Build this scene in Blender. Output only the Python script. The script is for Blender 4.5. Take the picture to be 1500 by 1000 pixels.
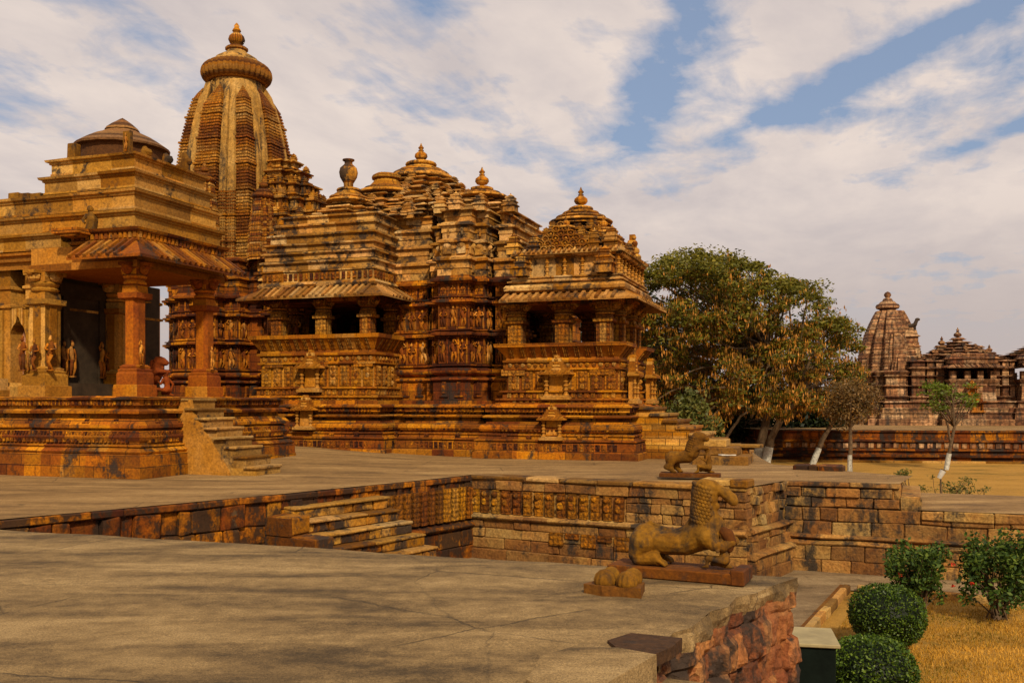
import bpy, math, random
from mathutils import Vector, Matrix, Euler, noise
PI = math.pi
for o in list(bpy.data.objects): bpy.data.objects.remove(o)
SC = bpy.context.scene
COL = SC.collection
# ------------------------------------------------------------------ camera
F, CX, CH, EYE = 1400.0, 750.0, 590.0, 1.7          # focal length and horizon measured in the photograph (1500 x 1000)
cd = bpy.data.cameras.new('camera'); cam = bpy.data.objects.new('camera', cd); COL.objects.link(cam)
cam.location = (0, 0, EYE); cam.rotation_euler = (PI/2, 0, 0)
cd.sensor_width = 36; cd.lens = 36*F/1500; cd.shift_y = (CH-500)/1500
cd.clip_start = .1; cd.clip_end = 3000
SC.camera = cam
# ------------------------------------------------------------------ light
SUN = Vector((.16, -.74, .62)).normalized()
sd = bpy.data.lights.new('sun', 'SUN'); sd.energy = 3.9; sd.angle = math.radians(4); sd.color = (1, .84, .60)
so = bpy.data.objects.new('sun', sd); COL.objects.link(so)
so.rotation_euler = (-SUN).to_track_quat('-Z', 'Y').to_euler()
SC.view_settings.view_transform = 'Standard'; SC.view_settings.look = 'None'
SC.cycles.diffuse_bounces = 1; SC.cycles.max_bounces = 6
SC.view_settings.exposure = 0.10; SC.view_settings.gamma = 1.0
W = bpy.data.worlds.new('World'); SC.world = W; W.use_nodes = True
def sky():
    t = W.node_tree; t.nodes.clear()
    def n(k, **kw):
        o = t.nodes.new(k)
        for a, b in kw.items(): setattr(o, a, b)
        return o
    L = t.links.new
    out = n('ShaderNodeOutputWorld'); bg = n('ShaderNodeBackground'); L(bg.outputs[0], out.inputs[0])
    bg.inputs[1].default_value = .1
    st = n('ShaderNodeTexSky', sky_type='NISHITA'); st.sun_disc = False
    st.sun_elevation = math.asin(SUN.z); st.sun_rotation = math.atan2(SUN.x, SUN.y); st.dust_density = 2.5
    tc = n('ShaderNodeTexCoord'); sep = n('ShaderNodeSeparateXYZ'); L(tc.outputs['Generated'], sep.inputs[0])
    def m(op, a, b=None, c=None):
        o = n('ShaderNodeMath', operation=op)
        for i, x in enumerate((a, b, c)):
            if x is None: continue
            if isinstance(x, (int, float)): o.inputs[i].default_value = x
            else: L(x, o.inputs[i])
        return o.outputs[0]
    zz = m('MAXIMUM', sep.outputs[2], 0.0); dz = m('ADD', zz, .10)
    u = m('DIVIDE', sep.outputs[0], dz); v = m('DIVIDE', sep.outputs[1], dz)
    # cloud streets run away from the camera, a little to the right
    cu = m('SUBTRACT', m('MULTIPLY', u, .94), m('MULTIPLY', v, .34)); cv = m('ADD', m('MULTIPLY', u, .34), m('MULTIPLY', v, .94))
    def nz(su, sv, off, sc, det, rough, dist=0.0):
        c = n('ShaderNodeCombineXYZ'); L(m('MULTIPLY', cu, su), c.inputs[0]); L(m('MULTIPLY', cv, sv), c.inputs[1]); c.inputs[2].default_value = off
        x = n('ShaderNodeTexNoise'); L(c.outputs[0], x.inputs['Vector']); x.inputs['Scale'].default_value = sc
        x.inputs['Detail'].default_value = det; x.inputs['Roughness'].default_value = rough; x.inputs['Distortion'].default_value = dist
        return x.outputs['Fac']
    a = nz(1.0, .42, 31.5, 1.25, 9, .60, .25); b = nz(1.0, .8, 9.1, 5.5, 6, .6, .3)
    s = m('ADD', m('MULTIPLY', a, .72), m('MULTIPLY', b, .28))
    # three open lanes of blue between the cloud streets
    def lane(u0, v0, slope, w, va, vb, k):
        d = m('DIVIDE', m('SUBTRACT', u, m('ADD', u0, m('MULTIPLY', m('SUBTRACT', v, v0), slope))), w)
        g = m('EXPONENT', m('MULTIPLY', m('MULTIPLY', d, d), -1.0))
        f = n('ShaderNodeMapRange'); L(v, f.inputs[0]); f.inputs[1].default_value = va; f.inputs[2].default_value = vb; f.inputs[3].default_value = k; f.inputs[4].default_value = 0
        return m('MULTIPLY', g, f.outputs[0])
    s = m('ADD', s, .036)
    for ln in ((.36, 2.1, -.03, .10, 2.3, 3.0, .155), (.86, 2.05, -.42, .09, 2.2, 2.75, .15), (1.25, 2.6, -.5, .07, 2.5, 3.0, .09), (-.17, 2.1, .1, .08, 2.0, 2.7, .08)): s = m('SUBTRACT', s, lane(*ln))
    r = n('ShaderNodeValToRGB'); L(s, r.inputs[0]); e = r.color_ramp.elements
    e[0].position = .43; e[0].color = (0, 0, 0, 1); e[1].position = .53; e[1].color = (1, 1, 1, 1)
    # towards the horizon the cloud sheet closes into haze
    hz = n('ShaderNodeMapRange'); L(zz, hz.inputs[0]); hz.inputs[1].default_value = .05; hz.inputs[2].default_value = .22
    hz.inputs[3].default_value = 1; hz.inputs[4].default_value = 0; hz.interpolation_type = 'SMOOTHSTEP'
    cov = m('MAXIMUM', r.outputs[0], m('MULTIPLY', hz.outputs[0], .92))
    cr = n('ShaderNodeValToRGB'); L(nz(1.0, .6, 21., 2.6, 6, .6, .2), cr.inputs[0]); e = cr.color_ramp.elements
    e[0].position = .32; e[0].color = (5.6, 4.95, 4.85, 1); e[1].position = .66; e[1].color = (7.6, 6.5, 5.85, 1)
    hm = n('ShaderNodeMixRGB'); L(m('POWER', hz.outputs[0], 1.0), hm.inputs[0]); L(cr.outputs[0], hm.inputs[1]); hm.inputs[2].default_value = (5.1, 4.35, 4.1, 1)
    sb = n('ShaderNodeMixRGB'); sb.inputs[0].default_value = .55; L(st.outputs[0], sb.inputs[1]); sb.inputs[2].default_value = (2.95, 3.7, 5.25, 1)
    mx = n('ShaderNodeMixRGB'); L(cov, mx.inputs[0]); L(sb.outputs[0], mx.inputs[1]); L(hm.outputs[0], mx.inputs[2])
    L(mx.outputs[0], bg.inputs[0])
sky()
R = random.Random(11)
# ------------------------------------------------------------------ picture -> place helpers (used to measure sizes)
def at(px, py, Y): return Vector(((px-CX)/F*Y, Y, EYE-(py-CH)/F*Y))
def gnd(px, py, z=0.0):
    Y = (EYE-z)*F/(py-CH); return Vector(((px-CX)/F*Y, Y, z))
# ------------------------------------------------------------------ mesh builder
class MB:
    def __init__(s, seed=1): s.v = []; s.f = []; s.t = []; s.mi = []; s.cm = 0; s.r = random.Random(seed); s.M = None
    def av(s, p):
        p = Vector(p)
        if s.M is not None: p = s.M @ p
        s.v.append(p); return len(s.v)-1
    def face(s, idx, t=None): s.f.append(tuple(idx)); s.mi.append(s.cm); s.t.append(s.r.random() if t is None else t)
    def poly(s, pts, t=None): s.face([s.av(p) for p in pts], t)
    def box(s, x0, x1, y0, y1, z0, z1, t=None):
        t = s.r.random() if t is None else t
        i = [s.av(p) for p in ((x0,y0,z0),(x1,y0,z0),(x1,y1,z0),(x0,y1,z0),(x0,y0,z1),(x1,y0,z1),(x1,y1,z1),(x0,y1,z1))]
        for q in ((3,2,1,0),(4,5,6,7),(0,1,5,4),(1,2,6,5),(2,3,7,6),(3,0,4,7)): s.face([i[k] for k in q], t)
    def cbox(s, x0, x1, y0, y1, z0, z1, c=.02, t=None):
        """box with chamfered edges"""
        t = s.r.random() if t is None else t
        P = []
        for a, (x, y, z, k) in enumerate(((1,0,0,0),(0,1,0,1),(0,0,1,2))): pass
        X = (x0, x1); Y = (y0, y1); Z = (z0, z1); ix = {}
        for i in (0,1):
            for j in (0,1):
                for k in (0,1):
                    sx, sy, sz = (c if i == 0 else -c), (c if j == 0 else -c), (c if k == 0 else -c)
                    ix[i,j,k,0] = s.av((X[i], Y[j]+sy, Z[k]+sz)); ix[i,j,k,1] = s.av((X[i]+sx, Y[j], Z[k]+sz)); ix[i,j,k,2] = s.av((X[i]+sx, Y[j]+sy, Z[k]))
        g = lambda i,j,k,a: ix[i,j,k,a]
        def q(l, flip): s.face(l[::-1] if flip else l, t)
        for a in (0,1):
            q([g(a,0,0,0), g(a,1,0,0), g(a,1,1,0), g(a,0,1,0)], a == 0)
            q([g(0,a,0,1), g(0,a,1,1), g(1,a,1,1), g(1,a,0,1)], a == 0)
            q([g(0,0,a,2), g(1,0,a,2), g(1,1,a,2), g(0,1,a,2)], a == 0)
        for a in (0,1):
            for b in (0,1):
                q([g(a,b,0,0), g(a,b,1,0), g(a,b,1,1), g(a,b,0,1)], (a+b) % 2 == 1)
                q([g(a,0,b,0), g(a,0,b,2), g(a,1,b,2), g(a,1,b,0)], (a+b) % 2 == 0)
                q([g(0,a,b,1), g(1,a,b,1), g(1,a,b,2), g(0,a,b,2)], (a+b) % 2 == 0)
        for i in (0,1):
            for j in (0,1):
                for k in (0,1): q([g(i,j,k,0), g(i,j,k,1), g(i,j,k,2)], (i+j+k) % 2 == 0)
    def bar(s, p, q, w, h, t=None, up=(0,0,1)):
        p, q = Vector(p), Vector(q); d = (q-p).normalized(); up = Vector(up); a = d.cross(up).normalized()*w/2; b = a.cross(d).normalized()*h/2
        t = s.r.random() if t is None else t
        i = [s.av(x) for x in (p-a-b, p+a-b, p+a+b, p-a+b, q-a-b, q+a-b, q+a+b, q-a+b)]
        for k in ((0,1,2,3),(7,6,5,4),(0,4,5,1),(1,5,6,2),(2,6,7,3),(3,7,4,0)): s.face([i[j] for j in k], t)
    def tube(s, pts, rad, n=8, t=None, cap=True, sx=1.0, sy=1.0):
        pts = [Vector(p) for p in pts]; t = s.r.random() if t is None else t; rings = []
        prev = None
        for i, p in enumerate(pts):
            d = (pts[min(i+1, len(pts)-1)]-pts[max(i-1, 0)])
            d = d.normalized() if d.length > 1e-9 else Vector((0,0,1))
            if prev is None: a = d.cross(Vector((0,1,0)) if abs(d.y) < .9 else Vector((1,0,0))).normalized()
            else: a = (prev-d*prev.dot(d)).normalized()
            prev = a; b = d.cross(a)
            r = rad[i] if isinstance(rad, (list, tuple)) else rad
            rings.append([s.av(p+a*(r*sx*math.cos(2*PI*k/n))+b*(r*sy*math.sin(2*PI*k/n))) for k in range(n)])
        for A, B in zip(rings, rings[1:]):
            for k in range(n): s.face((A[k], A[(k+1)%n], B[(k+1)%n], B[k]), t)
        if cap: s.face(rings[0][::-1], t); s.face(rings[-1], t)
    def ball(s, c, r, nu=10, nv=6, t=None):
        c = Vector(c); r = Vector((r,r,r)) if isinstance(r, (int, float)) else Vector(r); t = s.r.random() if t is None else t
        top = s.av(c+Vector((0,0,r.z))); rings = []
        for j in range(1, nv):
            a = PI*j/nv
            rings.append([s.av(c+Vector((r.x*math.sin(a)*math.cos(2*PI*k/nu), r.y*math.sin(a)*math.sin(2*PI*k/nu), r.z*math.cos(a)))) for k in range(nu)])
        bot = s.av(c-Vector((0,0,r.z)))
        for k in range(nu):
            s.face((top, rings[0][k], rings[0][(k+1)%nu]), t); s.face((bot, rings[-1][(k+1)%nu], rings[-1][k]), t)
        for A, B in zip(rings, rings[1:]):
            for k in range(nu): s.face((A[k], B[k], B[(k+1)%nu], A[(k+1)%nu]), t)
    def lathe(s, prof, c=(0,0,0), n=24, flute=0, amp=0.0, t=None):
        c = Vector(c); rings = []; t0 = t
        for r, z, *fl in prof:
            rr = []
            for k in range(n):
                a = 2*PI*k/n; q = r
                if flute and fl: q = r*(1-amp*fl[0]*abs(math.cos(a*flute/2))**.7)
                rr.append(s.av(c+Vector((q*math.cos(a), q*math.sin(a), z))))
            rings.append(rr)
        for A, B in zip(rings, rings[1:]):
            t = s.r.random() if t0 is None else t0
            for k in range(n): s.face((A[k], A[(k+1)%n], B[(k+1)%n], B[k]), t)
        s.face(rings[-1], t); s.face(rings[0][::-1], t)
    def sweep(s, poly, prof, seg=.55, cap=True, capb=False, closed=True):
        """outline carried up a moulding profile [(z, offset outwards)]"""
        poly = [Vector((p[0], p[1])) for p in poly]
        if closed and sum(a.x*b.y-b.x*a.y for a, b in zip(poly, poly[1:]+poly[:1])) < 0: poly.reverse()
        pts = []; m = len(poly)
        for i in range(m if closed else m-1):
            a, b = poly[i], poly[(i+1) % m]; L = (b-a).length; k = max(1, int(L/seg+.3)); pts.append(a.copy())
            cuts = sorted((j+s.r.uniform(-.22, .22))/k for j in range(1, k))
            for c in cuts: pts.append(a.lerp(b, c))
        if not closed: pts.append(poly[-1].copy())
        m = len(pts); mit = []
        for i in range(m):
            if closed: a, b = pts[i-1], pts[(i+1) % m]
            else: a, b = pts[max(0, i-1)], pts[min(m-1, i+1)]
            c = pts[i]; d1 = (c-a); d2 = (b-c)
            d1 = d1.normalized() if d1.length > 1e-9 else d2.normalized(); d2 = d2.normalized() if d2.length > 1e-9 else d1
            n1 = Vector((d1.y, -d1.x)); n2 = Vector((d2.y, -d2.x)); mit.append((n1+n2)/max(.3, 1+n1.dot(n2)))
        rings = [[s.av((pts[i].x+off*mit[i].x, pts[i].y+off*mit[i].y, z)) for i in range(m)] for z, off in prof]
        kk = m if closed else m-1
        tt = [s.r.random() for _ in range(kk)]; zl = prof[0][0]
        for (A, B, pr) in zip(rings, rings[1:], prof[1:]):
            if pr[0]-zl > .16: tt = [s.r.random() for _ in range(kk)]; zl = pr[0]
            for i in range(kk): s.face((A[i], A[(i+1) % m], B[(i+1) % m], B[i]), tt[i])
        if closed and cap: s.face(rings[-1], .5)
        if closed and capb: s.face(rings[0][::-1], .5)
        if not closed:
            s.face([r[0] for r in rings], .5); s.face([r[-1] for r in rings][::-1], .5)
    def build(s, name, mat, parent=None, rough=0.0, freq=1.5, smooth=False, loc=None):
        me = bpy.data.meshes.new(name)
        vs = s.v
        if rough:
            vs = [p+noise.noise_vector(p*freq)*rough+noise.noise_vector(p*freq*4.3)*rough*.4 for p in vs]
        me.from_pydata([tuple(p) for p in vs], [], s.f); me.update()
        uv = me.uv_layers.new(name='UVMap'); buf = [0.0]*(2*len(me.loops)); co = me.vertices
        for p in me.polygons:
            n = p.normal
            hl = math.hypot(n.x, n.y)
            if abs(n.z) > .8 or hl < 1e-6: tx, ty, flat = 1, 0, True
            else: tx, ty, flat = -n.y/hl, n.x/hl, False
            for li in p.loop_indices:
                c = co[me.loops[li].vertex_index].co
                buf[2*li] = c.x*tx+c.y*ty; buf[2*li+1] = c.y if flat else c.z
        uv.data.foreach_set('uv', buf)
        at_ = me.attributes.new('tint', 'FLOAT', 'FACE'); at_.data.foreach_set('value', s.t)
        if smooth: me.polygons.foreach_set('use_smooth', [True]*len(me.polygons))
        for q in (mat if isinstance(mat, list) else [mat]): me.materials.append(q)
        if any(s.mi): me.polygons.foreach_set('material_index', s.mi)
        o = bpy.data.objects.new(name, me); COL.objects.link(o)
        if parent is not None: o.parent = parent
        if loc is not None: o.location = loc
        return o
def thing(name, label, cat, loc=(0,0,0), rz=0.0, group=None):
    o = bpy.data.objects.new(name, None); COL.objects.link(o); o.location = loc; o.rotation_euler = (0, 0, rz)
    o.empty_display_size = .2
    return tag(o, label, cat, group, 'thing')
def tag(o, label=None, cat=None, group=None, kind=None):
    if label: o['label'] = label
    if cat: o['category'] = cat
    if group: o['group'] = group
    if kind or cat: o['kind'] = kind or 'thing'
    return o
def copy_tree(o, parent=None):
    c = o.copy(); COL.objects.link(c)
    if parent is not None: c.parent = parent
    for ch in list(o.children): copy_tree(ch, c)
    return c
# ------------------------------------------------------------------ materials
class NT:
    def __init__(s, name):
        s.m = bpy.data.materials.new(name); s.m.use_nodes = True; s.t = s.m.node_tree; s.t.nodes.clear()
        s.out = s.n('ShaderNodeOutputMaterial'); s.b = s.n('ShaderNodeBsdfPrincipled'); s.l(s.b.outputs[0], s.out.inputs[0])
        s.b.inputs['Specular IOR Level'].default_value = .25
        g = s.n('ShaderNodeNewGeometry'); s.pos = g.outputs['Position']; s.nor = g.outputs['Normal']
        s.uv = s.n('ShaderNodeUVMap').outputs[0]
        a = s.n('ShaderNodeAttribute', attribute_name='tint'); s.tint = a.outputs['Fac']
    def n(s, k, **kw):
        o = s.t.nodes.new(k)
        for a, b in kw.items(): setattr(o, a, b)
        return o
    def l(s, a, b): s.t.links.new(a, b)
    def put(s, x, sock):
        if isinstance(x, (int, float)): sock.default_value = x
        elif isinstance(x, (tuple, list)): sock.default_value = tuple(x)+((1,) if len(x) == 3 and len(sock.default_value) == 4 else ())
        else: s.l(x, sock)
    def math(s, op, a, b=None, clamp=False):
        o = s.n('ShaderNodeMath', operation=op, use_clamp=clamp); s.put(a, o.inputs[0])
        if b is not None: s.put(b, o.inputs[1])
        return o.outputs[0]
    def scale(s, v, sc):
        o = s.n('ShaderNodeMapping'); s.l(v, o.inputs[0]); o.inputs['Scale'].default_value = sc if isinstance(sc, tuple) else (sc,)*3; return o.outputs[0]
    def noise(s, v, sc, det=5, rough=.55, dist=0.0, col=False):
        o = s.n('ShaderNodeTexNoise'); s.l(v, o.inputs['Vector']); o.inputs['Scale'].default_value = sc; o.inputs['Detail'].default_value = det
        o.inputs['Roughness'].default_value = rough; o.inputs['Distortion'].default_value = dist
        return o.outputs['Color'] if col else o.outputs['Fac']
    def voro(s, v, sc, feature='F1', rnd=1.0, out='Distance'):
        o = s.n('ShaderNodeTexVoronoi', feature=feature); s.l(v, o.inputs['Vector']); o.inputs['Scale'].default_value = sc; o.inputs['Randomness'].default_value = rnd
        return o.outputs[out]
    def ramp(s, x, stops):
        o = s.n('ShaderNodeValToRGB'); s.l(x, o.inputs[0]); cr = o.color_ramp
        while len(cr.elements) < len(stops): cr.elements.new(.5)
        for e, (p, c) in zip(cr.elements, stops):
            e.position = p; e.color = (c, c, c, 1) if isinstance(c, (int, float)) else tuple(c)+(1,)
        return o.outputs[0]
    def mix(s, f, a, b, mode='MIX'):
        o = s.n('ShaderNodeMixRGB', blend_type=mode); s.put(f, o.inputs[0]); s.put(a, o.inputs[1]); s.put(b, o.inputs[2]); return o.outputs[0]
    def bump(s, h, strength, dist, prev=None):
        o = s.n('ShaderNodeBump'); s.l(h, o.inputs['Height']); o.inputs['Strength'].default_value = strength; o.inputs['Distance'].default_value = dist
        if prev is not None: s.l(prev, o.inputs['Normal'])
        return o.outputs[0]
    def fin(s, col, rough=.85, nrm=None):
        s.put(col, s.b.inputs['Base Color']); s.put(rough, s.b.inputs['Roughness'])
        if nrm is not None: s.l(nrm, s.b.inputs['Normal'])
        return s.m
def stone(name, cols, stain=.5, block=None, carve=0.0, carve_sc=6.0, stretch=.3, dark=(.022, .017, .013), patch=.5, bumpd=.02, mortar=.30, tk=1.0, sat=1.18, val=.66, objr=0, hue=.490):
    m = NT(name)
    big = m.noise(m.pos, .75, 5, .6); med = m.noise(m.pos, 3.1, 5, .6, .3); fine = m.noise(m.pos, 17, 4, .7)
    mixv = m.math('ADD', m.math('MULTIPLY', big, .45), m.math('ADD', m.math('MULTIPLY', med, .25), m.math('MULTIPLY', m.math('ADD', m.math('MULTIPLY', m.tint, tk), .5*(1-tk)), .34)))
    mixv = m.math('ADD', m.math('MULTIPLY', m.math('SUBTRACT', mixv, .52), 1.45), .52)
    k = len(cols); col = m.ramp(mixv, [(.28+.48*i/(k-1), c) for i, c in enumerate(cols)])
    col = m.mix(1, col, m.ramp(fine, [(.3, .55), (.72, 1.38)]), 'MULTIPLY')
    if tk: col = m.mix(tk, col, m.mix(1, col, m.ramp(m.tint, [(0, .74), (1, 1.2)]), 'MULTIPLY'))
    if tk: fr = m.math('FRACT', m.math('MULTIPLY', m.tint, 7.31)); col = m.mix(1, col, m.ramp(fr, [(0, (.92, .80, .72)), (.25, (1.08, 1.04, .95)), (.5, (.88, .9, .98)), (.75, (1.1, .92, .82)), (1, (.8, .78, .78))]), 'MULTIPLY')
    else: col = m.mix(1, col, m.ramp(m.noise(m.pos, 2.2, 5, .65), [(.3, .6), (.7, 1.3)]), 'MULTIPLY')
    if objr: oi = m.n('ShaderNodeObjectInfo'); col = m.mix(1, col, m.ramp(oi.outputs['Random'], [(0, (.5, .45, .4)), (.5, (.9, .85, .8)), (1, (1.2, 1.2, 1.15))]), 'MULTIPLY')
    nrm = None; h = m.math('ADD', m.math('MULTIPLY', fine, .5), m.math('MULTIPLY', med, .8))
    if block:
        wv = m.mix(.012, m.uv, m.noise(m.pos, 5, 3, .6, 0, True), 'ADD')
        b = m.n('ShaderNodeTexBrick', offset=.5); m.l(wv, b.inputs['Vector']); b.inputs['Scale'].default_value = 1
        b.inputs['Brick Width'].default_value = block[0]; b.inputs['Row Height'].default_value = block[1]
        b.inputs['Mortar Size'].default_value = block[2] if len(block) > 2 else .012; b.inputs['Mortar Smooth'].default_value = .4; b.inputs['Bias'].default_value = 0
        b.inputs['Color1'].default_value = (.62, .56, .5, 1); b.inputs['Color2'].default_value = (1.25, 1.2, 1.12, 1); b.inputs['Mortar'].default_value = (mortar,)*3+(1,)
        col = m.mix(1, col, b.outputs['Color'], 'MULTIPLY'); h = m.math('SUBTRACT', h, m.math('MULTIPLY', b.outputs['Fac'], 1.6))
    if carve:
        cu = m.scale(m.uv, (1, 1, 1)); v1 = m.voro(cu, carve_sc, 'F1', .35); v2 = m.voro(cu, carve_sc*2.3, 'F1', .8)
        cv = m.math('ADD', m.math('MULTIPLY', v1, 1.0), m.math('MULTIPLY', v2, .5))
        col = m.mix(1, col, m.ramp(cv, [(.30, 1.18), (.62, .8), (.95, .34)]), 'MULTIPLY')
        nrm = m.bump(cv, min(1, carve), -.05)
    if stain:
        st = m.noise(m.scale(m.pos, (1.5, 1.5, stretch)), 1.3, 7, .66, .4); sp = m.noise(m.pos, 6.5, 6, .7, .6)
        s2 = m.math('ADD', m.math('MULTIPLY', st, .7), m.math('MULTIPLY', sp, .3)); lo = .655-.2*stain
        msk = m.ramp(s2, [(lo, 0), (lo+.085, 1)]); msk = m.math('MULTIPLY', msk, .93)
        col = m.mix(msk, col, m.mix(fine, dark, tuple(min(1, c*2.6) for c in dark)))
    if patch:
        pm = m.ramp(m.noise(m.pos, 2.2, 8, .72, .8), [(.60, 0), (.70, 1)])
        col = m.mix(m.math('MULTIPLY', pm, .4*patch), col, (.42, .33, .19))
    nrm = m.bump(h, .9, bumpd, nrm)
    hs = m.n('ShaderNodeHueSaturation'); hs.inputs['Saturation'].default_value = sat; hs.inputs['Value'].default_value = val; hs.inputs['Hue'].default_value = hue; m.l(col, hs.inputs['Color']); col = hs.outputs[0]
    return m.fin(col, .88, nrm)
C_OR = [(.10, .032, .009), (.27, .10, .024), (.44, .195, .048), (.58, .31, .095)]
C_RD = [(.15, .055, .020), (.33, .135, .042), (.47, .235, .075), (.56, .34, .13)]
C_YL = [(.32, .155, .045), (.50, .28, .085), (.62, .39, .14), (.70, .48, .20)]
C_PL = [(.46, .26, .085), (.62, .39, .15), (.72, .49, .21), (.78, .57, .28)]
M_WALL = stone('temple_stone', C_OR, .80, (.62, .30))
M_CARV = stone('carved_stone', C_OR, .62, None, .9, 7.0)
M_PLIN = stone('plinth_stone', C_OR[1:]+[(.6, .36, .13)], .74, (.85, .26, .010), stretch=.8)
M_CARP = stone('carved_plinth_band', C_OR, .5, None, .9, 9.0, stretch=.8)
M_PLAS = stone('weathered_lime_plaster', C_PL, .80, None, 0, stretch=1.6, patch=.6)
M_ROOF = stone('roof_stone', C_YL, .80, (.8, .5), stretch=.5)
M_FIG = stone('figure_stone', [(.2, .08, .028), (.42, .19, .06), (.58, .31, .11), (.64, .40, .17)], .55, None, 0, objr=1)
M_PILL = stone('red_sandstone', [(.26, .085, .022), (.42, .155, .038), (.52, .225, .058), (.60, .32, .10)], .40, None, 0, stretch=.3, patch=.2)
M_BALC = stone('golden_sandstone', [(.30, .125, .036), (.46, .21, .058), (.58, .31, .09), (.62, .37, .13)], .28, (.55, .5, .008), patch=.3)
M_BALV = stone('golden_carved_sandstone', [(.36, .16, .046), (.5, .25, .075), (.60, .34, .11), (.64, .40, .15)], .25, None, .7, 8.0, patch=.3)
M_NICH = stone('pale_niche_stone', [(.42, .21, .065), (.56, .33, .11), (.66, .44, .18)], .25, None, 0, patch=.2)
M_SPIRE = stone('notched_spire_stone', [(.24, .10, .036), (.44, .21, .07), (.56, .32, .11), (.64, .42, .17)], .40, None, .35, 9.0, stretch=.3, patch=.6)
M_AMAL = stone('ribbed_disc_stone', [(.16, .075, .026), (.30, .155, .05), (.44, .27, .095)], .4, None)
M_SPLA = stone('spire_plaster', [(.46, .26, .09), (.62, .40, .15), (.74, .52, .23)], .74, None, 0, stretch=.10, val=.66, tk=0)
M_SHRI = stone('shrine_plaster', [(.44, .25, .08), (.58, .36, .125), (.68, .46, .19)], .52, None, 0, stretch=1.4, patch=.4)
M_EAVE = stone('eave_stone', [(.30, .165, .06), (.47, .285, .11), (.60, .41, .18)], .62, None, 0, stretch=1)
M_EAVR = stone('red_eave_stone', [(.20, .075, .024), (.36, .165, .05), (.52, .32, .12)], .7, None, 0, stretch=1)
M_TERW = stone('terrace_wall_stone', [(.20, .07, .018), (.40, .17, .042), (.50, .26, .068), (.60, .37, .12)], .74, None, 0, stretch=.45, bumpd=.06, tk=.6, sat=1.0, val=.62, hue=.505)
M_TERD = stone('blackened_wall_stone', C_OR, 1.08, None, 0, stretch=.6, dark=(.020, .013, .008), bumpd=.03)
M_TERC = stone('carved_terrace_panel', [(.28, .12, .03), (.46, .23, .06), (.58, .35, .11)], .55, None, .7, 9.0, stretch=.5)
M_ROCK = stone('broken_red_rock', [(.18, .065, .022), (.34, .135, .040), (.50, .25, .07), (.66, .42, .15)], .92, None, 0, stretch=.6, patch=.4, bumpd=.06, tk=.7, sat=1.0, val=.66)
M_LION = stone('lion_stone', [(.13, .052, .012), (.26, .118, .026), (.38, .195, .046), (.50, .29, .085)], .74, None, 0, stretch=.35, patch=.2, bumpd=.016, tk=0, sat=1.12, val=.52, hue=.497)
M_LIOR = stone('red_lion_stone', [(.26, .08, .03), (.36, .12, .045), (.42, .17, .06)], .10, None, 0, patch=.1, tk=0)
M_FAR = stone('far_temple_stone', [(.24, .12, .05), (.38, .205, .085), (.50, .31, .13), (.58, .41, .22)], .62, (.9, .4), carve=.4, carve_sc=3.0, stretch=.3, sat=1.0, val=.80)  # paler, less saturated stone: distance haze is put into the colour
M_FART = stone('far_wall_stone', [(.08, .03, .010), (.19, .075, .022), (.30, .13, .04), (.40, .21, .075)], .9, (.9, .42), stretch=.5)
M_RISE = stone('stained_riser_stone', [(.24, .115, .034), (.40, .22, .066), (.54, .35, .13)], .95, None, 0, stretch=.8, bumpd=.04)
M_STEP = stone('worn_step_stone', [(.28, .155, .05), (.44, .28, .10), (.56, .40, .18)], .64, None, 0, stretch=1.2, bumpd=.04)
def m_slab(name, cols, crack=True, blotch=.5):
    m = NT(name)
    a = m.noise(m.scale(m.pos, (.42, 1.5, 1)), .9, 7, .64, .6); b = m.noise(m.pos, 5.5, 6, .7); c = m.noise(m.pos, 55, 3, .8); g = m.noise(m.pos, 150, 2, .8)
    v = m.math('ADD', m.math('MULTIPLY', a, .72), m.math('MULTIPLY', b, .28))
    col = m.ramp(v, [(.38, cols[0]), (.46, cols[1]), (.53, cols[2]), (.62, cols[3])])
    col = m.mix(1, col, m.ramp(c, [(.3, .48), (.5, .98), (.72, 1.45)]), 'MULTIPLY')
    col = m.mix(1, col, m.ramp(g, [(.32, .6), (.68, 1.35)]), 'MULTIPLY')
    h = m.math('ADD', m.math('MULTIPLY', c, .5), m.math('ADD', m.math('MULTIPLY', b, 1.2), m.math('MULTIPLY', g, .2)))
    if crack:
        w = m.mix(.16, m.pos, m.noise(m.pos, 2.3, 6, .7, 0, True), 'ADD')
        cr = m.voro(w, .42, 'DISTANCE_TO_EDGE'); gate = m.ramp(m.noise(m.pos, .5, 2), [(.46, 0), (.54, 1)])
        ck = m.math('MULTIPLY', m.ramp(cr, [(.0, 1), (.006, 0)]), gate)
        col = m.mix(m.math('MULTIPLY', ck, .6), col, (.03, .022, .014)); h = m.math('SUBTRACT', h, ck)
    return m.fin(col, .9, m.bump(h, .8, .02))
M_SLAB = m_slab('worn_plaster_paving', [(.075, .048, .021), (.150, .094, .038), (.235, .150, .060), (.34, .225, .095)])
M_TERR = m_slab('terrace_paving', [(.13, .072, .025), (.21, .118, .040), (.27, .155, .054), (.36, .22, .082)])
M_PATH = m_slab('path_paving', [(.11, .070, .032), (.18, .115, .055), (.24, .16, .078), (.31, .215, .11)])
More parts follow.
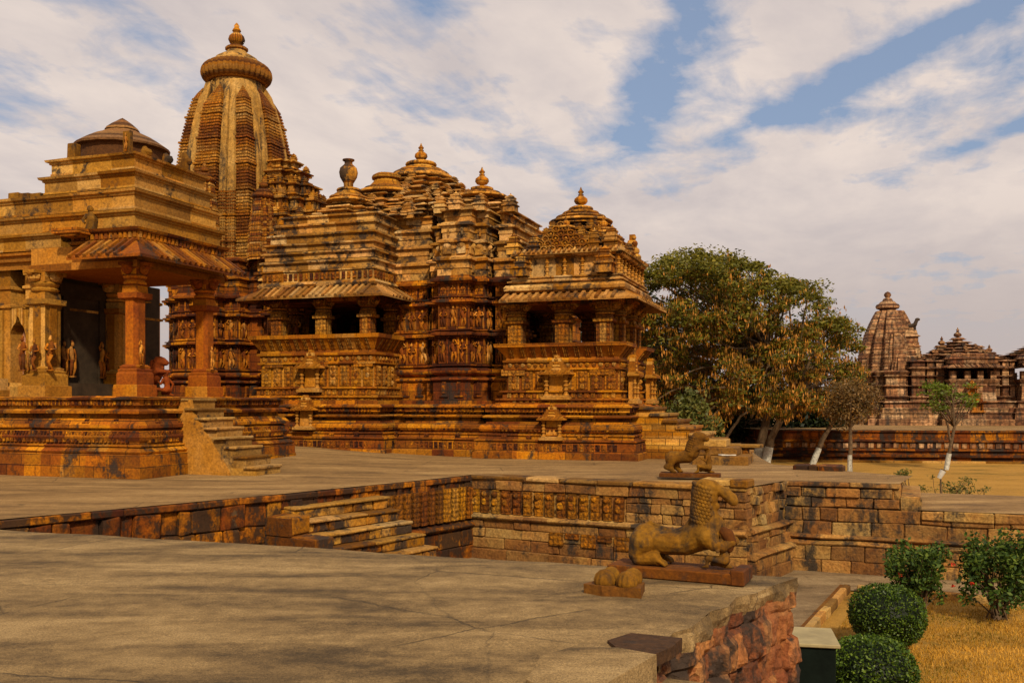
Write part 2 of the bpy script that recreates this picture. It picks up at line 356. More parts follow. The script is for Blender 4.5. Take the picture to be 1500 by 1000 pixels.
def m_grass():
    m = NT('dry_grass')
    a = m.noise(m.scale(m.pos, (.5, 1.2, 1)), .55, 6, .62, .6); b = m.noise(m.pos, 9, 5, .7); c = m.noise(m.pos, 60, 3, .8)
    v = m.math('ADD', m.math('MULTIPLY', a, .7), m.math('MULTIPLY', b, .3))
    col = m.ramp(v, [(.34, (.09, .08, .012)), (.40, (.28, .16, .022)), (.48, (.42, .215, .032)), (.68, (.52, .28, .05))])
    col = m.mix(1, col, m.ramp(c, [(.25, .6), (.75, 1.3)]), 'MULTIPLY')
    return m.fin(col, .95, m.bump(m.math('ADD', b, c), .8, .05))
M_GRASS = m_grass()
def leafmat(name, stops, rough=.55, trans=.25):
    m = NT(name); col = m.ramp(m.tint, stops)
    col = m.mix(1, col, m.ramp(m.noise(m.pos, 1.1, 4, .6), [(.3, .65), (.7, 1.25)]), 'MULTIPLY')
    m.fin(col, rough)
    tr = m.n('ShaderNodeBsdfTranslucent'); m.l(col, tr.inputs[0]); ms = m.n('ShaderNodeMixShader'); ms.inputs[0].default_value = trans
    m.l(m.b.outputs[0], ms.inputs[1]); m.l(tr.outputs[0], ms.inputs[2]); m.l(ms.outputs[0], m.out.inputs[0])
    return m.m
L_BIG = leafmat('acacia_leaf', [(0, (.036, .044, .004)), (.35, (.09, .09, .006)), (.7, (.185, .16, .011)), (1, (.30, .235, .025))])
L_POD = leafmat('dry_seed_pod', [(0, (.11, .055, .006)), (.4, (.27, .13, .010)), (.8, (.50, .20, .018)), (1, (.70, .30, .06))], .6, .2)
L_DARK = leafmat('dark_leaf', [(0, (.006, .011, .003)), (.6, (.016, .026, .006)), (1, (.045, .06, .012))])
L_BOX = leafmat('clipped_leaf', [(0, (.014, .030, .003)), (.5, (.045, .085, .007)), (1, (.13, .19, .016))], .45, .2)
L_BUSH = leafmat('glossy_leaf', [(0, (.014, .030, .004)), (.5, (.045, .09, .011)), (1, (.14, .19, .02))], .65, .25)
L_SAP = leafmat('sapling_leaf', [(0, (.06, .085, .006)), (.6, (.13, .17, .012)), (1, (.22, .27, .03))], .5, .35)
L_DRY = leafmat('sparse_dry_leaf', [(0, (.07, .045, .014)), (.6, (.16, .09, .025)), (1, (.26, .14, .04))])
L_WEED = leafmat('weed_leaf', [(0, (.05, .06, .01)), (.6, (.11, .12, .02)), (1, (.18, .15, .03))])
L_RED = leafmat('red_petal', [(0, (.4, .02, .008)), (1, (.7, .06, .02))], .5, .2)
L_BLADE = leafmat('grass_blade', [(0, (.07, .095, .010)), (.3, (.26, .17, .016)), (.55, (.48, .24, .022)), (1, (.68, .37, .05))], .6, .3)
def plain(name, col, rough=.7, var=.3, sc=6):
    m = NT(name); a = m.noise(m.pos, sc, 5, .65)
    c = m.mix(1, col, m.ramp(a, [(.3, 1-var), (.7, 1+var)]), 'MULTIPLY')
    return m.fin(c, rough, m.bump(a, .5, .02))
M_BARK = plain('bark', (.10, .062, .032), .9, .5, 9)
M_LIME = plain('limewashed_bark', (.40, .38, .32), .9, .45, 9)
M_DKGRN = plain('dark_green_metal', (.005, .008, .006), .8, .3); M_DKGRN.node_tree.nodes['Principled BSDF'].inputs['Specular IOR Level'].default_value = .06
M_BOXTOP = plain('dusty_metal_lid', (.30, .24, .12), .7, .25, 4)
M_PINK = plain('pink_limewash', (.44, .20, .115), .9, .35, 3)
M_HAIR = plain('black_weathered_stone', (.04, .025, .015), .8, .5, 14)
M_VOID = plain('shade_dark_interior_stone', (.045, .028, .014), .95, .5, 2)  # shade of the unlit interiors put into the colour of the inner walls
M_CLOTH = plain('pale_cloth', (.55, .5, .42), .9, .2)
# ------------------------------------------------------------------ shared carved pieces
TH = math.radians(19); CT, ST = math.cos(TH), math.sin(TH)
class Frame:
    """the temple's own axes: u to the right along its front, v away from the camera"""
    def __init__(s, ox, oy): s.ox, s.oy = ox, oy
    def Y(s, u, v): return s.oy-ST*u+CT*v
    def u(s, px, v):
        k = (px-CX)/F; return (s.oy*k-s.ox+v*(CT*k-ST))/(CT+ST*k)
    def z(s, py, u, v): return EYE+(CH-py)/F*s.Y(u, v)
    def w(s, u, v, z=0): return Vector((s.ox+CT*u+ST*v, s.oy-ST*u+CT*v, z))
def rect(u0, u1, v0, v1): return [(u0, v0), (u1, v0), (u1, v1), (u0, v1)]
def along(path, spacing, lo=0.0):
    """stations along an open path: (x, y, angle, step)"""
    out = []
    for a, b in zip(path, path[1:]):
        a = Vector(a[:2]); b = Vector(b[:2]); d = b-a; L = d.length
        if L < lo: continue
        n = max(1, int(L/spacing+.4)); d.normalize()
        for i in range(n):
            p = a+d*(L*(i+.5)/n); out.append((p.x, p.y, math.atan2(d.y, d.x), L/n))
    return out
def put_box(mb, x, y, a, w, z0, z1, off, dep, t=None):
    """box of width w on a wall; its front stands `off+dep` proud"""
    old = mb.M; mb.M = Matrix.Translation((x, y, 0)) @ Matrix.Rotation(a, 4, 'Z')
    mb.box(-w/2, w/2, -(off+dep), -off+.02, z0, z1, t); mb.M = old
def dentils(mb, path, z0, z1, off, dep, spacing, fill=.6):
    for x, y, a, st in along(path, spacing): put_box(mb, x, y, a, st*fill, z0, z1, off, dep)
def fig_mesh(k):
    """one carved standing figure, unit height, facing -y, half sunk in its slab"""
    r = random.Random(k*7+3); mb = MB(k); s = r.choice((-1, 1)); sw = r.uniform(.03, .075)*s
    mb.tube([(sw*.9,0,.44),(sw*.4,0,.56),(-sw*.3,0,.68),(-sw*.4,0,.78),(-sw*.1,0,.84)], [.105,.075,.105,.085,.04], 7, sy=.8)
    mb.ball((sw*.35,-.02,.905), (.055,.06,.07), 7, 5); mb.ball((sw*.35,.0,.975), (.04,.05,.045), 6, 4)
    mb.tube([(sw*.9-.05,0,.47),(sw*.3-.07,-.03,.25),(sw*.1-.055,0,.03)], [.075,.052,.036], 6)
    kx = .10*s if k % 2 else .03
    mb.tube([(sw*.9+.05,0,.47),(sw*.3+.06+kx,-.05,.26),(sw*.1+.06,0,.03)], [.075,.052,.036], 6)
    mb.box(sw*.1-.11, sw*.1+.12, -.09, .02, 0, .035)
    up = k % 3
    for q in (-1, 1):
        sh = (q*.12-sw*.3, 0, .775)
        if up == 0 and q == s: pts = [sh, (q*.22, -.03, .84), (q*.10, -.03, .98)]
        elif up == 1: pts = [sh, (q*.21, -.02, .63), (q*.05, -.09, .60)]
        else: pts = [sh, (q*.20, 0, .62), (q*.17, -.03, .46)]
        mb.tube(pts, [.042, .034, .026], 5)
    if k % 2 == 0: mb.tube([(-.2*s,0,.02),(-.19*s,0,.3),(-.21*s,0,.5)], [.05,.03,.035], 5)
    M = mb
    me_o = mb.build('carved_figure', M_FIG, smooth=True); me = me_o.data; bpy.data.objects.remove(me_o); return me
FIG = [fig_mesh(k) for k in range(6)]
def figures(parent, path, z0, h, off=0.0, spacing=.36, lo=.2):
    out = []
    for x, y, a, st in along(path, spacing, lo):
        o = bpy.data.objects.new('carved_figure', R.choice(FIG)); COL.objects.link(o); o.parent = parent
        hh = h*R.uniform(.88, 1.0); w = min(1.0, st/.40)*hh*R.uniform(.95, 1.15)
        o.location = (x+math.sin(a)*(off+.03), y-math.cos(a)*(off+.03), z0); o.rotation_euler = (0, 0, a); o.scale = (w, hh*.85, hh)
        out.append(o)
    return out
def kalasha(z0, s, spike=True):
    """pot finial profile"""
    p = [(.16,0),(.30,.06),(.16,.12),(.13,.2),(.42,.30),(.56,.5),(.52,.72),(.30,.9),(.16,.96),(.24,1.0),(.24,1.05),(.12,1.1)]
    if spike: p += [(.22,1.2),(.24,1.3),(.12,1.42),(.05,1.62),(.0,1.7)]
    return [(max(.002, r*s), z0+z*s) for r, z in p]
def disc(r, z0, h, k=.25):
    return [(r*(1-k), z0), (r*.98, z0+h*.25), (r, z0+h*.5), (r*.96, z0+h*.75), (r*(1-k), z0+h)]
def eave(mb, path, zi, zo, proj, th=.07, rib=.24, inset=.05, drop=.0):
    """sloping stone eave with raised ribs on an open path"""
    mb.sweep(path, [(zi, -inset), (zi+th, -inset), (zo+th, proj), (zo, proj), (zi-.02, 0), (zi, -inset)], closed=False, seg=1.0)
    for x, y, a, st in along(path, rib):
        nx, ny = math.sin(a), -math.cos(a)
        mb.bar((x+nx*.0, y+ny*.0, zi+th+.01), (x+nx*(proj+.03), y+ny*(proj+.03), zo+th+.012), rib*.42, .075, up=(0, 0, 1))
def pillar_mesh(mb, h, w, caps=True, octo=False, brk=1.0):
    W_ = w/2; q = lambda a: rect(-a, a, -a, a)
    mb.sweep(q(W_*1.0), [(0, W_*.75), (h*.085, W_*.75), (h*.09, W_*.5), (h*.17, W_*.5), (h*.185, W_*.36), (h*.2, W_*.42), (h*.21, W_*.2), (h*.225, W_*.26), (h*.235, W_*.05), (h*.24, 0)], seg=9)
    if octo:
        c = W_*.42; P = [(-W_+c,-W_),(W_-c,-W_),(W_,-W_+c),(W_,W_-c),(W_-c,W_),(-W_+c,W_),(-W_,W_-c),(-W_,-W_+c)]
        mb.sweep(P, [(h*.24, 0), (h*.73, 0)], seg=9)
    else:
        mb.sweep(q(W_), [(h*.24, 0), (h*.73, 0)], seg=9)
        for a in range(4):
            mb.M = Matrix.Rotation(a*PI/2, 4, 'Z'); mb.box(-W_*.45, W_*.45, -W_-.025, -W_, h*.25, h*.72); mb.M = None
    mb.sweep(q(W_), [(h*.725, .02), (h*.735, W_*.38), (h*.775, W_*.42), (h*.78, W_*.05), (h*.83, .0)], seg=9)
    mb.lathe([(W_*1.0, h*.83), (W_*1.28, h*.84), (W_*1.35, h*.855), (W_*1.12, h*.87), (W_*1.3, h*.885), (W_*1.42, h*.90), (W_*1.2, h*.915)], n=16)
    if caps:
        mb.sweep(q(W_*1.05), [(h*.912, 0), (h*.95, W_*.1), (h, W_*.2)], seg=9)
        for a in range(4):
            mb.M = Matrix.Rotation(a*PI/2, 4, 'Z')
            mb.ball((0, -W_*1.35*brk, h*.955), (W_*.72, W_*.62, h*.045), 8, 6); mb.ball((0, -W_*1.75*brk, h*.975), (W_*.5, W_*.42, h*.03), 8, 5)
            mb.box(-W_*.75, W_*.75, -W_*2.1*brk, -W_, h*.975, h*1.0)
            mb.M = None
def mini_shrine(mb, x, y, a, w, z0, h):
    """small stacked-roof shrine used as roof ornament"""
    mb.M = Matrix.Translation((x, y, z0)) @ Matrix.Rotation(a, 4, 'Z')
    q = rect(-w/2, w/2, -w/2, w/2)
    mb.sweep(q, [(0, 0), (h*.3, 0), (h*.32, w*.12), (h*.38, w*.12), (h*.4, -w*.04), (h*.52, -w*.06), (h*.54, w*.02), (h*.6, w*.02), (h*.62, -w*.14), (h*.72, -w*.16), (h*.74, -w*.1), (h*.8, -w*.12)], seg=9)
    mb.lathe([(w*.2, h*.8), (w*.34, h*.85), (w*.2, h*.9), (w*.08, h*.95), (.002, h*1.05)], n=8); mb.M = None
def niche(parent, F_, x, y, a, z0, w, h, mat=None, big=True):
    """aedicule: sill, two turned colonettes, panel, ribbed eave, stepped pediment -- one part with sub-parts"""
    M0 = Matrix.Translation((x, y, z0)) @ Matrix.Rotation(a, 4, 'Z')
    b = MB(5); b.M = M0; d = w*.42
    b.box(-w*.62, w*.62, -d-.05, .05, 0, h*.07); b.box(-w*.52, w*.52, -d, .05, h*.07, h*.10)
    b.box(-w*.34, w*.34, -d*.35, .05, h*.10, h*.56); o = b.build('niche', mat or M_NICH, parent, .004, 3)
    for s in (-1, 1):
        c = MB(6); c.M = M0 @ Matrix.Translation((s*w*.42, -d*.72, 0)); r = w*.085
        p = [(r*1.3, h*.10)]
        for j in range(4):
            zz = h*(.12+.10*j); p += [(r*1.25, zz), (r*.85, zz+h*.02), (r*.85, zz+h*.07), (r*1.3, zz+h*.085)]
        c.lathe(p+[(r*1.4, h*.53), (r*1.4, h*.56)], n=8); c.build('colonette', mat or M_NICH, o)
    e = MB(7); e.M = M0
    e.sweep([(-w*.5, .05), (-w*.5, -d), (w*.5, -d), (w*.5, .05)], [(h*.62, -.05), (h*.65, -.05), (h*.59, w*.2), (h*.56, w*.2), (h*.58, -.05), (h*.62, -.05)], closed=False, seg=9)
    for x0 in range(7): xx = -w*.6+w*1.2*x0/6; e.bar((xx, -d*.9, h*.655), (xx, -d-w*.2, h*.60), w*.07, .03)
    e.build('niche_eave', mat or M_NICH, o)
    g = MB(8); g.M = M0
    for j, (ww, z1, z2) in enumerate(((.46, .64, .72), (.38, .72, .79), (.29, .79, .86), (.19, .86, .93), (.09, .93, 1.0))):
        g.box(-w*ww, w*ww, -d*.75+j*.01, .04, h*z1, h*z2); g.ball((0, -d*.78+j*.01, h*(z1+z2)/2), (w*ww*.5, .03, h*.035), 8, 5)
    g.build('pediment', mat or M_NICH, o)
    return o
def steps(mb, fr_u, to_u, v0, v1, z_top, n, over=.05, tread=.07):
    run = (to_u-fr_u)/n; rise = z_top/n
    for i in range(n):
        za = z_top-rise*(i+1)+ (rise if i == -1 else 0)
        zt = z_top-rise*i-rise*.0
        mb.cbox(fr_u+run*i-.03, fr_u+run*(i+1)+over, v0-over+.004*i, v1+over, zt-rise-tread*.0, zt-rise*.02-.001*i, .022) if False else None
    return run, rise
# ------------------------------------------------------------------ the great temple
T = Frame(3.56, 27.7)
temple = thing('sandstone_temple', 'huge carved sandstone temple with tall curved spire and balconied halls', 'temple', (T.ox, T.oy, 0), -TH)
def plinth_profile(zt=1.66):
    s = zt/1.66
    P = [(-.6, .62), (.20, .62), (.215, .56), (.49, .55), (.50, .50), (.53, .50), (.54, .57), (.58, .57), (.60, .46), (.70, .43), (.71, .48), (.75, .48), (.765, .36), (.80, .36),
         (.83, .42), (.90, .47), (.98, .47), (1.05, .40), (1.07, .28), (1.12, .28), (1.13, .12), (1.24, .10), (1.25, .36), (1.29, .38), (1.32, .30), (1.335, .17), (1.41, .17), (1.42, .30),
         (1.55, .31), (1.56, .40), (1.61, .40), (1.62, .30), (1.66, .26)]
    return [(z*s, o) for z, o in P]
PLI = [(-21.2, 12), (-21.2, 4.9), (-20.2, 4.9), (-20.2, 3.7), (-19.3, 3.7), (-19.3, 2.9), (-16.1, 2.9), (-16.1, 3.6), (-14.1, 3.6), (-14.1, 2.3), (-13.35, 2.3), (-13.35, .80), (-8.75, .80), (-8.75, 1.75),
       (-7.5, 1.75), (-7.5, 1.3), (-5.35, 1.3), (-5.35, 1.75), (-4.5, 1.75), (-4.5, .75), (-.55, .75), (-.55, 4.9), (-4.5, 4.9), (-4.5, 12)]
mb = MB(21); mb.sweep(PLI, plinth_profile(), seg=.75)
FRONT = PLI[4:22]
mb.cm = 1
dentils(mb, FRONT, .26, .46, .55, .018, .17, .72); dentils(mb, FRONT, .84, .89, .455, .02, .13, .5); dentils(mb, FRONT, 1.445, 1.53, .30, .02, .12, .6); dentils(mb, FRONT, 1.345, 1.40, .165, .03, .11, .5)
for x, y, a, st in along(FRONT, .85): put_box(mb, x, y, a, .16, .61, .72, .46, .03); put_box(mb, x, y, a, .10, .72, .78, .42, .03)
plinth = mb.build('plinth', [M_PLIN, M_CARP], temple, .018, 2.2)
# walls ------------------------------------------------------------
WP = [(1.62, .20), (1.78, .20), (1.79, .14), (2.44, .14), (2.46, .24), (2.52, .22), (2.56, .04), (2.60, .03), (2.62, .10), (2.68, .19), (2.76, .21), (2.83, .17), (2.87, .05), (2.91, .05), (2.92, .16), (2.97, .16), (2.98, 0),
      (3.86, 0), (3.865, .10), (3.92, .11), (3.93, .20), (4.00, .21), (4.04, .10), (4.08, .09), (4.09, .15), (4.13, .14), (4.14, 0),
      (4.95, 0), (4.955, .09), (5.00, .10), (5.01, .20), (5.08, .20), (5.12, .08), (5.17, .08), (5.18, .13), (5.22, .13), (5.23, 0),
      (5.62, 0), (5.63, .10), (5.68, .12), (5.70, .22), (5.78, .23), (5.83, .08), (5.90, .06)]
def roof_blocks(z0, z1, n, o0=.04, o1=-.12, lip=.13):
    P = []; dz = (z1-z0)/n
    for i in range(n):
        a = z0+dz*i; o = o0+(o1-o0)*i/max(1, n-1)
        P += [(a, o), (a+dz*.35, o), (a+dz*.37, o+.03), (a+dz*.74, o+.02), (a+dz*.76, o+lip), (a+dz*.86, o+lip), (a+dz*.94, o+lip*.3), (a+dz*.999, o-.05)]
    return P
HALL = [(-15.4, 10), (-15.4, 4.4), (-14.9, 4.4), (-14.9, 3.9), (-14.2, 3.9), (-14.2, 3.3), (-13.25, 3.3), (-13.25, 2.8), (-12.75, 2.8), (-12.75, 7.4), (-9.35, 7.4), (-9.35, 2.7), (-7.72, 2.7), (-7.72, 4.0), (-7.40, 4.0), (-7.40, 2.3), (-6.95, 2.3), (-6.95, 1.8), (-5.91, 1.8),
        (-5.91, 2.3), (-5.5, 2.3), (-5.5, 4.0), (-5.24, 4.0), (-5.24, 2.65), (-4.3, 2.65), (-4.3, 3.3), (-9, 3.3), (-9, 5.4), (-4.3, 5.4), (-4.3, 10)]
hm = MB(23); hm.sweep(HALL, WP, seg=.5)
SAN = [(-20.4, 10), (-20.4, 5.3), (-19.9, 5.3), (-19.9, 4.55), (-19.2, 4.55), (-19.2, 3.9), (-18.55, 3.9), (-18.55, 3.4), (-16.85, 3.4), (-16.85, 3.9), (-16.2, 3.9), (-16.2, 4.55), (-15.6, 4.55), (-15.6, 5.0), (-14, 5.0), (-14, 10)]
sm_ = MB(24); sm_.sweep(SAN, [(z+.013, o) for z, o in WP+roof_blocks(5.90, 7.3, 2, .04, -.02)], seg=.5)

figs = []
for path in ([(-9.35, 2.7), (-7.72, 2.7), (-7.72, 3.3)], [(-7.40, 2.3), (-6.95, 2.3)], [(-6.95, 1.8), (-5.91, 1.8), (-5.91, 2.3)], [(-5.91, 2.3), (-5.5, 2.3), (-5.5, 2.9)], [(-5.24, 2.65), (-4.3, 2.65), (-4.3, 3.3)]):
    figs += figures(temple, path, 2.99, .84); figs += figures(temple, path, 4.15, .78); figs += figures(temple, path, 5.235, .37, 0, .30)
for path in (SAN[2:12],):
    for z0, h in ((3.0, .84), (4.16, .78)): figs += figures(temple, path, z0, h, 0, .42, .3)
for path in (HALL[3:9],): figs += figures(temple, path, 2.99, .84, 0, .45, .3); figs += figures(temple, path, 4.15, .78, 0, .45, .3)
# pilasters and blank panels between the figures, small panel niches of the base
for path in ([(-9.35, 2.7), (-7.72, 2.7)], [(-7.40, 2.3), (-6.95, 2.3)], [(-6.95, 1.8), (-5.91, 1.8)], [(-5.91, 1.8), (-5.91, 2.3)], [(-5.91, 2.3), (-5.5, 2.3)], [(-5.24, 2.65), (-4.3, 2.65)], SAN[2:12], HALL[3:9]):
    mb = sm_ if path == SAN[2:12] else hm
    for x, y, a, st in along(path, .36):
        for z0, z1 in ((2.985, 3.85), (4.145, 4.94), (5.235, 5.61)):
            for s in (-1, 1): put_box(mb, x+s*math.cos(a)*(st/2-.025), y+s*math.sin(a)*(st/2-.025), a, .045, z0, z1, 0, .05)
            put_box(mb, x, y, a, st*.7, z0, z0+.06, 0, .12)
    for x, y, a, st in along(path, .55):
        put_box(mb, x, y, a, .22, 1.95, 2.34, .14, .03); put_box(mb, x, y, a, .30, 1.9, 1.95, .14, .05); put_box(mb, x, y, a, .12, 2.34, 2.40, .14, .03); put_box(mb, x, y, a, .11, 2.0, 2.28, .165, .03)
    dentils(mb, path, 3.87, 3.91, .10, .03, .11, .5); dentils(mb, path, 5.10, 5.15, .08, .04, .11, .5)
hall = hm.build('hall_wall', M_WALL, temple, .012, 2.5)
sanct = sm_.build('sanctum_wall', M_WALL, temple, .012, 2.5)

# roof blocks over the hall, stepping back to the pyramids ------------
def shrink(poly, c, f, g=None):
    g = f if g is None else g
    return [(c[0]+(p[0]-c[0])*f, c[1]+(p[1]-c[1])*g) for p in poly]
roof = MB(31)
roof.sweep(HALL, roof_blocks(5.903, 6.55, 1), seg=.5)
def piers(d, ue):
    return [(-9.3+d*.3, 8), (-9.3+d*.3, 2.75+d), (-7.74, 2.75+d), (-7.74, 4.3), (-7.38, 4.3), (-7.38, 2.35+d), (-6.93, 2.35+d), (-6.93, 1.88+d), (-5.93, 1.88+d), (-5.93, 2.35+d), (-5.52, 2.35+d), (-5.52, 4.3), (-5.22, 4.3), (-5.22, 2.75+d), (ue, 2.75+d), (ue, 8)]
B1 = piers(0, -4.42)
roof.sweep(B1, roof_blocks(6.553, 7.15, 1, -.02, -.02), seg=.45)
roof.sweep(piers(.12, -4.75), roof_blocks(7.153, 7.72, 1, -.02, -.02), seg=.45)
roof.sweep(piers(.32, -5.1), roof_blocks(7.723, 8.22, 1, -.02, -.02), seg=.45)
roof.sweep([(-9, 8), (-9, 3.4), (-7.6, 3.4), (-7.6, 2.75), (-5.9, 2.75), (-5.9, 3.4), (-5.4, 3.4), (-5.4, 8)], roof_blocks(8.222, 8.6, 1, -.02, -.02), seg=.45)
def stepped(c, h):
    a, b, d = h, h*.72, h*.4
    return [(c[0]+x, c[1]+y) for x, y in ((-b,-b),(-d,-b),(-d,-a),(d,-a),(d,-b),(b,-b),(b,-d),(a,-d),(a,d),(b,d),(b,b),(d,b),(d,a),(-d,a),(-d,b),(-b,b),(-b,d),(-a,d),(-a,-d),(-b,-d))]
def pyramid(mb, c, h0, h1, z0, z1, n, orn=True):
    dz = (z1-z0)/n
    for i in range(n):
        h = h0+(h1-h0)*i/(n-1); z = z0+dz*i; P = stepped(c, h)
        mb.sweep(P, [(z+.002, -.14), (z+dz*.48, -.14), (z+dz*.50, .07), (z+dz*.64, .08), (z+dz*.74, .0), (z+dz*.98, -.2*min(1, h))], seg=.5)
        if orn and h > .9:
            for x, y, a, st in along([P[1], P[2], P[3], P[4], P[5], P[6], P[7], P[8], P[9]], 1.3, .5): mini_shrine(mb, x+math.sin(a)*.0, y-math.cos(a)*.0, a, .26, z+dz*.36, dz*1.0)
pyramid(roof, (-9.3, 6), 3.2, 1.15, 8.1, 10.15, 8)
pyramid(roof, (-6.33, 4.2), 1.28, .62, 8.24, 8.95, 5, False)
pyramid(roof, (-10.16, 4.4), 1.7, .9, 8.2, 9.35, 4)
for c, h0, h1, z0, z1, n in (((-12.6, 5.5), 1.7, .9, 6.5, 8.6, 5), ((-8.2, 3.6), .75, .4, 8.24, 8.9, 3), ((-7.3, 5.4), 1.3, .8, 8.2, 9.2, 5)): pyramid(roof, c, h0, h1, z0, z1, n, False)
for x, y in ((-8.5, 2.95), (-7.15, 2.5), (-6.45, 2.1), (-5.72, 2.5), (-4.85, 3.0)): mini_shrine(roof, x, y, 0, .40, 8.1, .62)
mb = roof
for path in (B1[2:14],):
    for x, y, a, st in along(path, .5, .4):
        put_box(mb, x, y, a, .3, 6.62, 6.86, .0, .05); mb.ball((x+math.sin(a)*.03, y-math.cos(a)*.03, 6.9), (.14, .06, .1), 8, 5)
        put_box(mb, x, y, a, .05, 7.25, 7.5, -.1, .05); put_box(mb, x, y, a, .2, 6.0, 6.25, .05, .05)
hroof = roof.build('hall_roof', M_PLAS, temple, .022, 2.2)

def finial(c, discs, k, mat, spike=True, vase=None):
    m_ = MB(36); z = 0
    for r, z0, h, fl in discs: m_.lathe([(a, b, 1) for a, b in disc(r, z0, h)], (c[0], c[1], 0), 48 if fl else 28, fl, .12)
    o = m_.build('crowning_disc', mat, hroof, .006, 3, True)
    m_ = MB(37); m_.lathe(vase or kalasha(*k, spike), (c[0], c[1], 0), 20); m_.build('pot_finial', mat, o, 0, 1, True)
zc = lambda y, u, v: T.z(y, u, v)
finial((-9.5, 6), [(1.3, 10.1, .22, 0), (1.1, 10.28, .2, 0), (.85, 10.44, .17, 0), (.6, 10.68, .2, 24)], (10.86, .44), M_ROOF)
m_ = MB(38); m_.lathe([(1.2, 10.2), (1.05, 10.4), (.75, 10.58), (.4, 10.74), (.3, 10.9)], (-9.5, 6, 0), 24); m_.build('dome_core', M_ROOF, hroof)
finial((-6.33, 4.2), [(.92, 8.86, .16, 0), (.68, 9.0, .14, 0), (.44, 9.15, .15, 20)], (9.28, .44), M_ROOF)
m_ = MB(38); m_.lathe([(.75, 8.85), (.55, 9.05), (.32, 9.2), (.25, 9.3)], (-6.33, 4.2, 0), 20); m_.build('dome_core', M_ROOF, hroof)
finial((-10.16, 4.4), [(1.1, 9.28, .2, 0), (.85, 9.42, .2, 0), (.58, 9.86, .24, 22)], (10.02, .12), M_ROOF, False)
m_ = MB(38); m_.lathe([(.85, 9.3), (.72, 9.55), (.5, 9.78), (.42, 9.9)], (-10.16, 4.4, 0), 20); m_.build('dome_core', M_ROOF, hroof)
# left balcony of the transept -----------------------------------------
def parapet(path, z0, ztop, name='parapet'):
    h = ztop-z0; k = h/2.36; Z = lambda q: z0+q*k
    mb = MB(41)
    mb.sweep(path, [(z0-.02, .30), (Z(.12), .30), (Z(.13), .22), (Z(.22), .22), (Z(.23), .30), (Z(.28), .30), (Z(.30), .12), (Z(.52), .12), (Z(.53), .20), (Z(.58), .20), (Z(.60), .0), (Z(1.36), .0), (Z(1.37), .10), (Z(1.42), .11), (Z(1.43), .04), (Z(1.66), .04),
                    (Z(1.67), .12), (Z(1.74), .13), (Z(1.76), .04), (Z(1.84), .03), (Z(2.22), .27), (Z(2.23), .33), (Z(2.36), .35), (Z(2.37), .10), (Z(1.9), -.22), (z0-.02, -.22), (z0-.02, .30)], closed=False, seg=.62)
    mb.cm = 1
    for x, y, a, st in along(path, .21):
        put_box(mb, x, y, a, st*.62, Z(.32), Z(.50), .12, .035); mb.ball((x+math.sin(a)*.05, y-math.cos(a)*.05, Z(1.55)), (st*.36, .035, .075), 8, 5)
        put_box(mb, x, y, a, st*.55, Z(.14), Z(.21), .22, .03)
    for x, y, a, st in along(path, .34):                # slanting grooves of the seat back
        nx, ny = math.sin(a), -math.cos(a); tx, ty = math.cos(a), math.sin(a)
        for s in (-.06, 0, .06): mb.bar((x+nx*.045+tx*s, y+ny*.045+ty*s, Z(1.86)), (x+nx*.275+tx*s, y+ny*.275+ty*s, Z(2.20)), .028, .04, up=(nx, ny, 0))
    o = mb.build(name, [M_BALC, M_BALV], temple, .007, 3)
    for x, y, a, st in along(path, .42):
        mb = MB(int(abs(x*91+y*37)))
        put_box(mb, x, y, a, st*.78, Z(.62), Z(1.34), 0, .045); put_box(mb, x, y, a, st*.5, Z(.66), Z(1.30), .04, .02)
        for q in (.74, .98, 1.2): mb.ball((x+math.sin(a)*.06, y-math.cos(a)*.06, Z(q)), (st*.18, .03, .085), 8, 5)
        mb.build('carved_panel', M_BALV, o, .004, 4)
    return o
U0, U1, V0, V1 = -13.2, -8.9, .95, 3.3
PATH = [(U0, V1), (U0, V0), (U1, V0), (U1, V1)]
ztop = 3.98
par1 = parapet(PATH, 1.66, ztop)
def pillar(mat, parent, u, v, z0, h, w, **kw):
    mb = MB(43+int(u*10)); pillar_mesh(mb, h, w, **kw); return mb.build('pillar', mat, parent, .004, 3, loc=(u, v, z0))
for px in (409, 474, 539):
    pillar(M_BALV, temple, T.u(px, 1.2), 1.2, 2.9, 2.25, .40)
pillar(M_BALV, temple, -9.15, 2.75, 2.9, 2.25, .40); pillar(M_BALV, temple, -12.95, 2.75, 2.9, 2.25, .40)
mb = MB(44); mb.sweep(rect(U0+.05, U1-.05, V0+.05, 7.6), [(5.10, 0), (5.34, .0), (5.35, .10), (5.42, .10)], capb=True, seg=1)
mb.build('lintel', M_WALL, temple, .006)
EP = [(U0, 3.2), (U0, V0), (U1, V0), (U1, 3.2)]
mb = MB(45); eave(mb, EP, 5.56, 5.16, .62); mb.build('eave', M_EAVE, temple, .008, 2)
mb = MB(46); z = 5.60
mb.sweep(rect(U0+.02, U1-.02, V0+.02, 4.2), [(5.56, -.05), (5.62, .10), (5.70, .14), (5.78, .08), (5.80, .0), (6.13, .0), (6.14, .05), (6.18, .05), (6.2, -.05)], seg=.7)
tiers = [(6.2, 6.55, 0), (6.55, 6.86, .04), (6.86, 7.15, .07), (7.15, 7.5, .17), (7.5, 7.86, .30), (7.86, 8.16, .46)]
for i, (a, b, s) in enumerate(tiers):
    P = rect(U0+.02+s*1.15, U1-.05-s*.35, V0+.05+s, 4.6)
    h = b-a; mb.sweep(P, [(a+.002, 0), (a+h*.62, .0), (a+h*.66, .09), (a+h*.80, .10), (a+h*.9, .03), (b, -.25)], seg=.8)
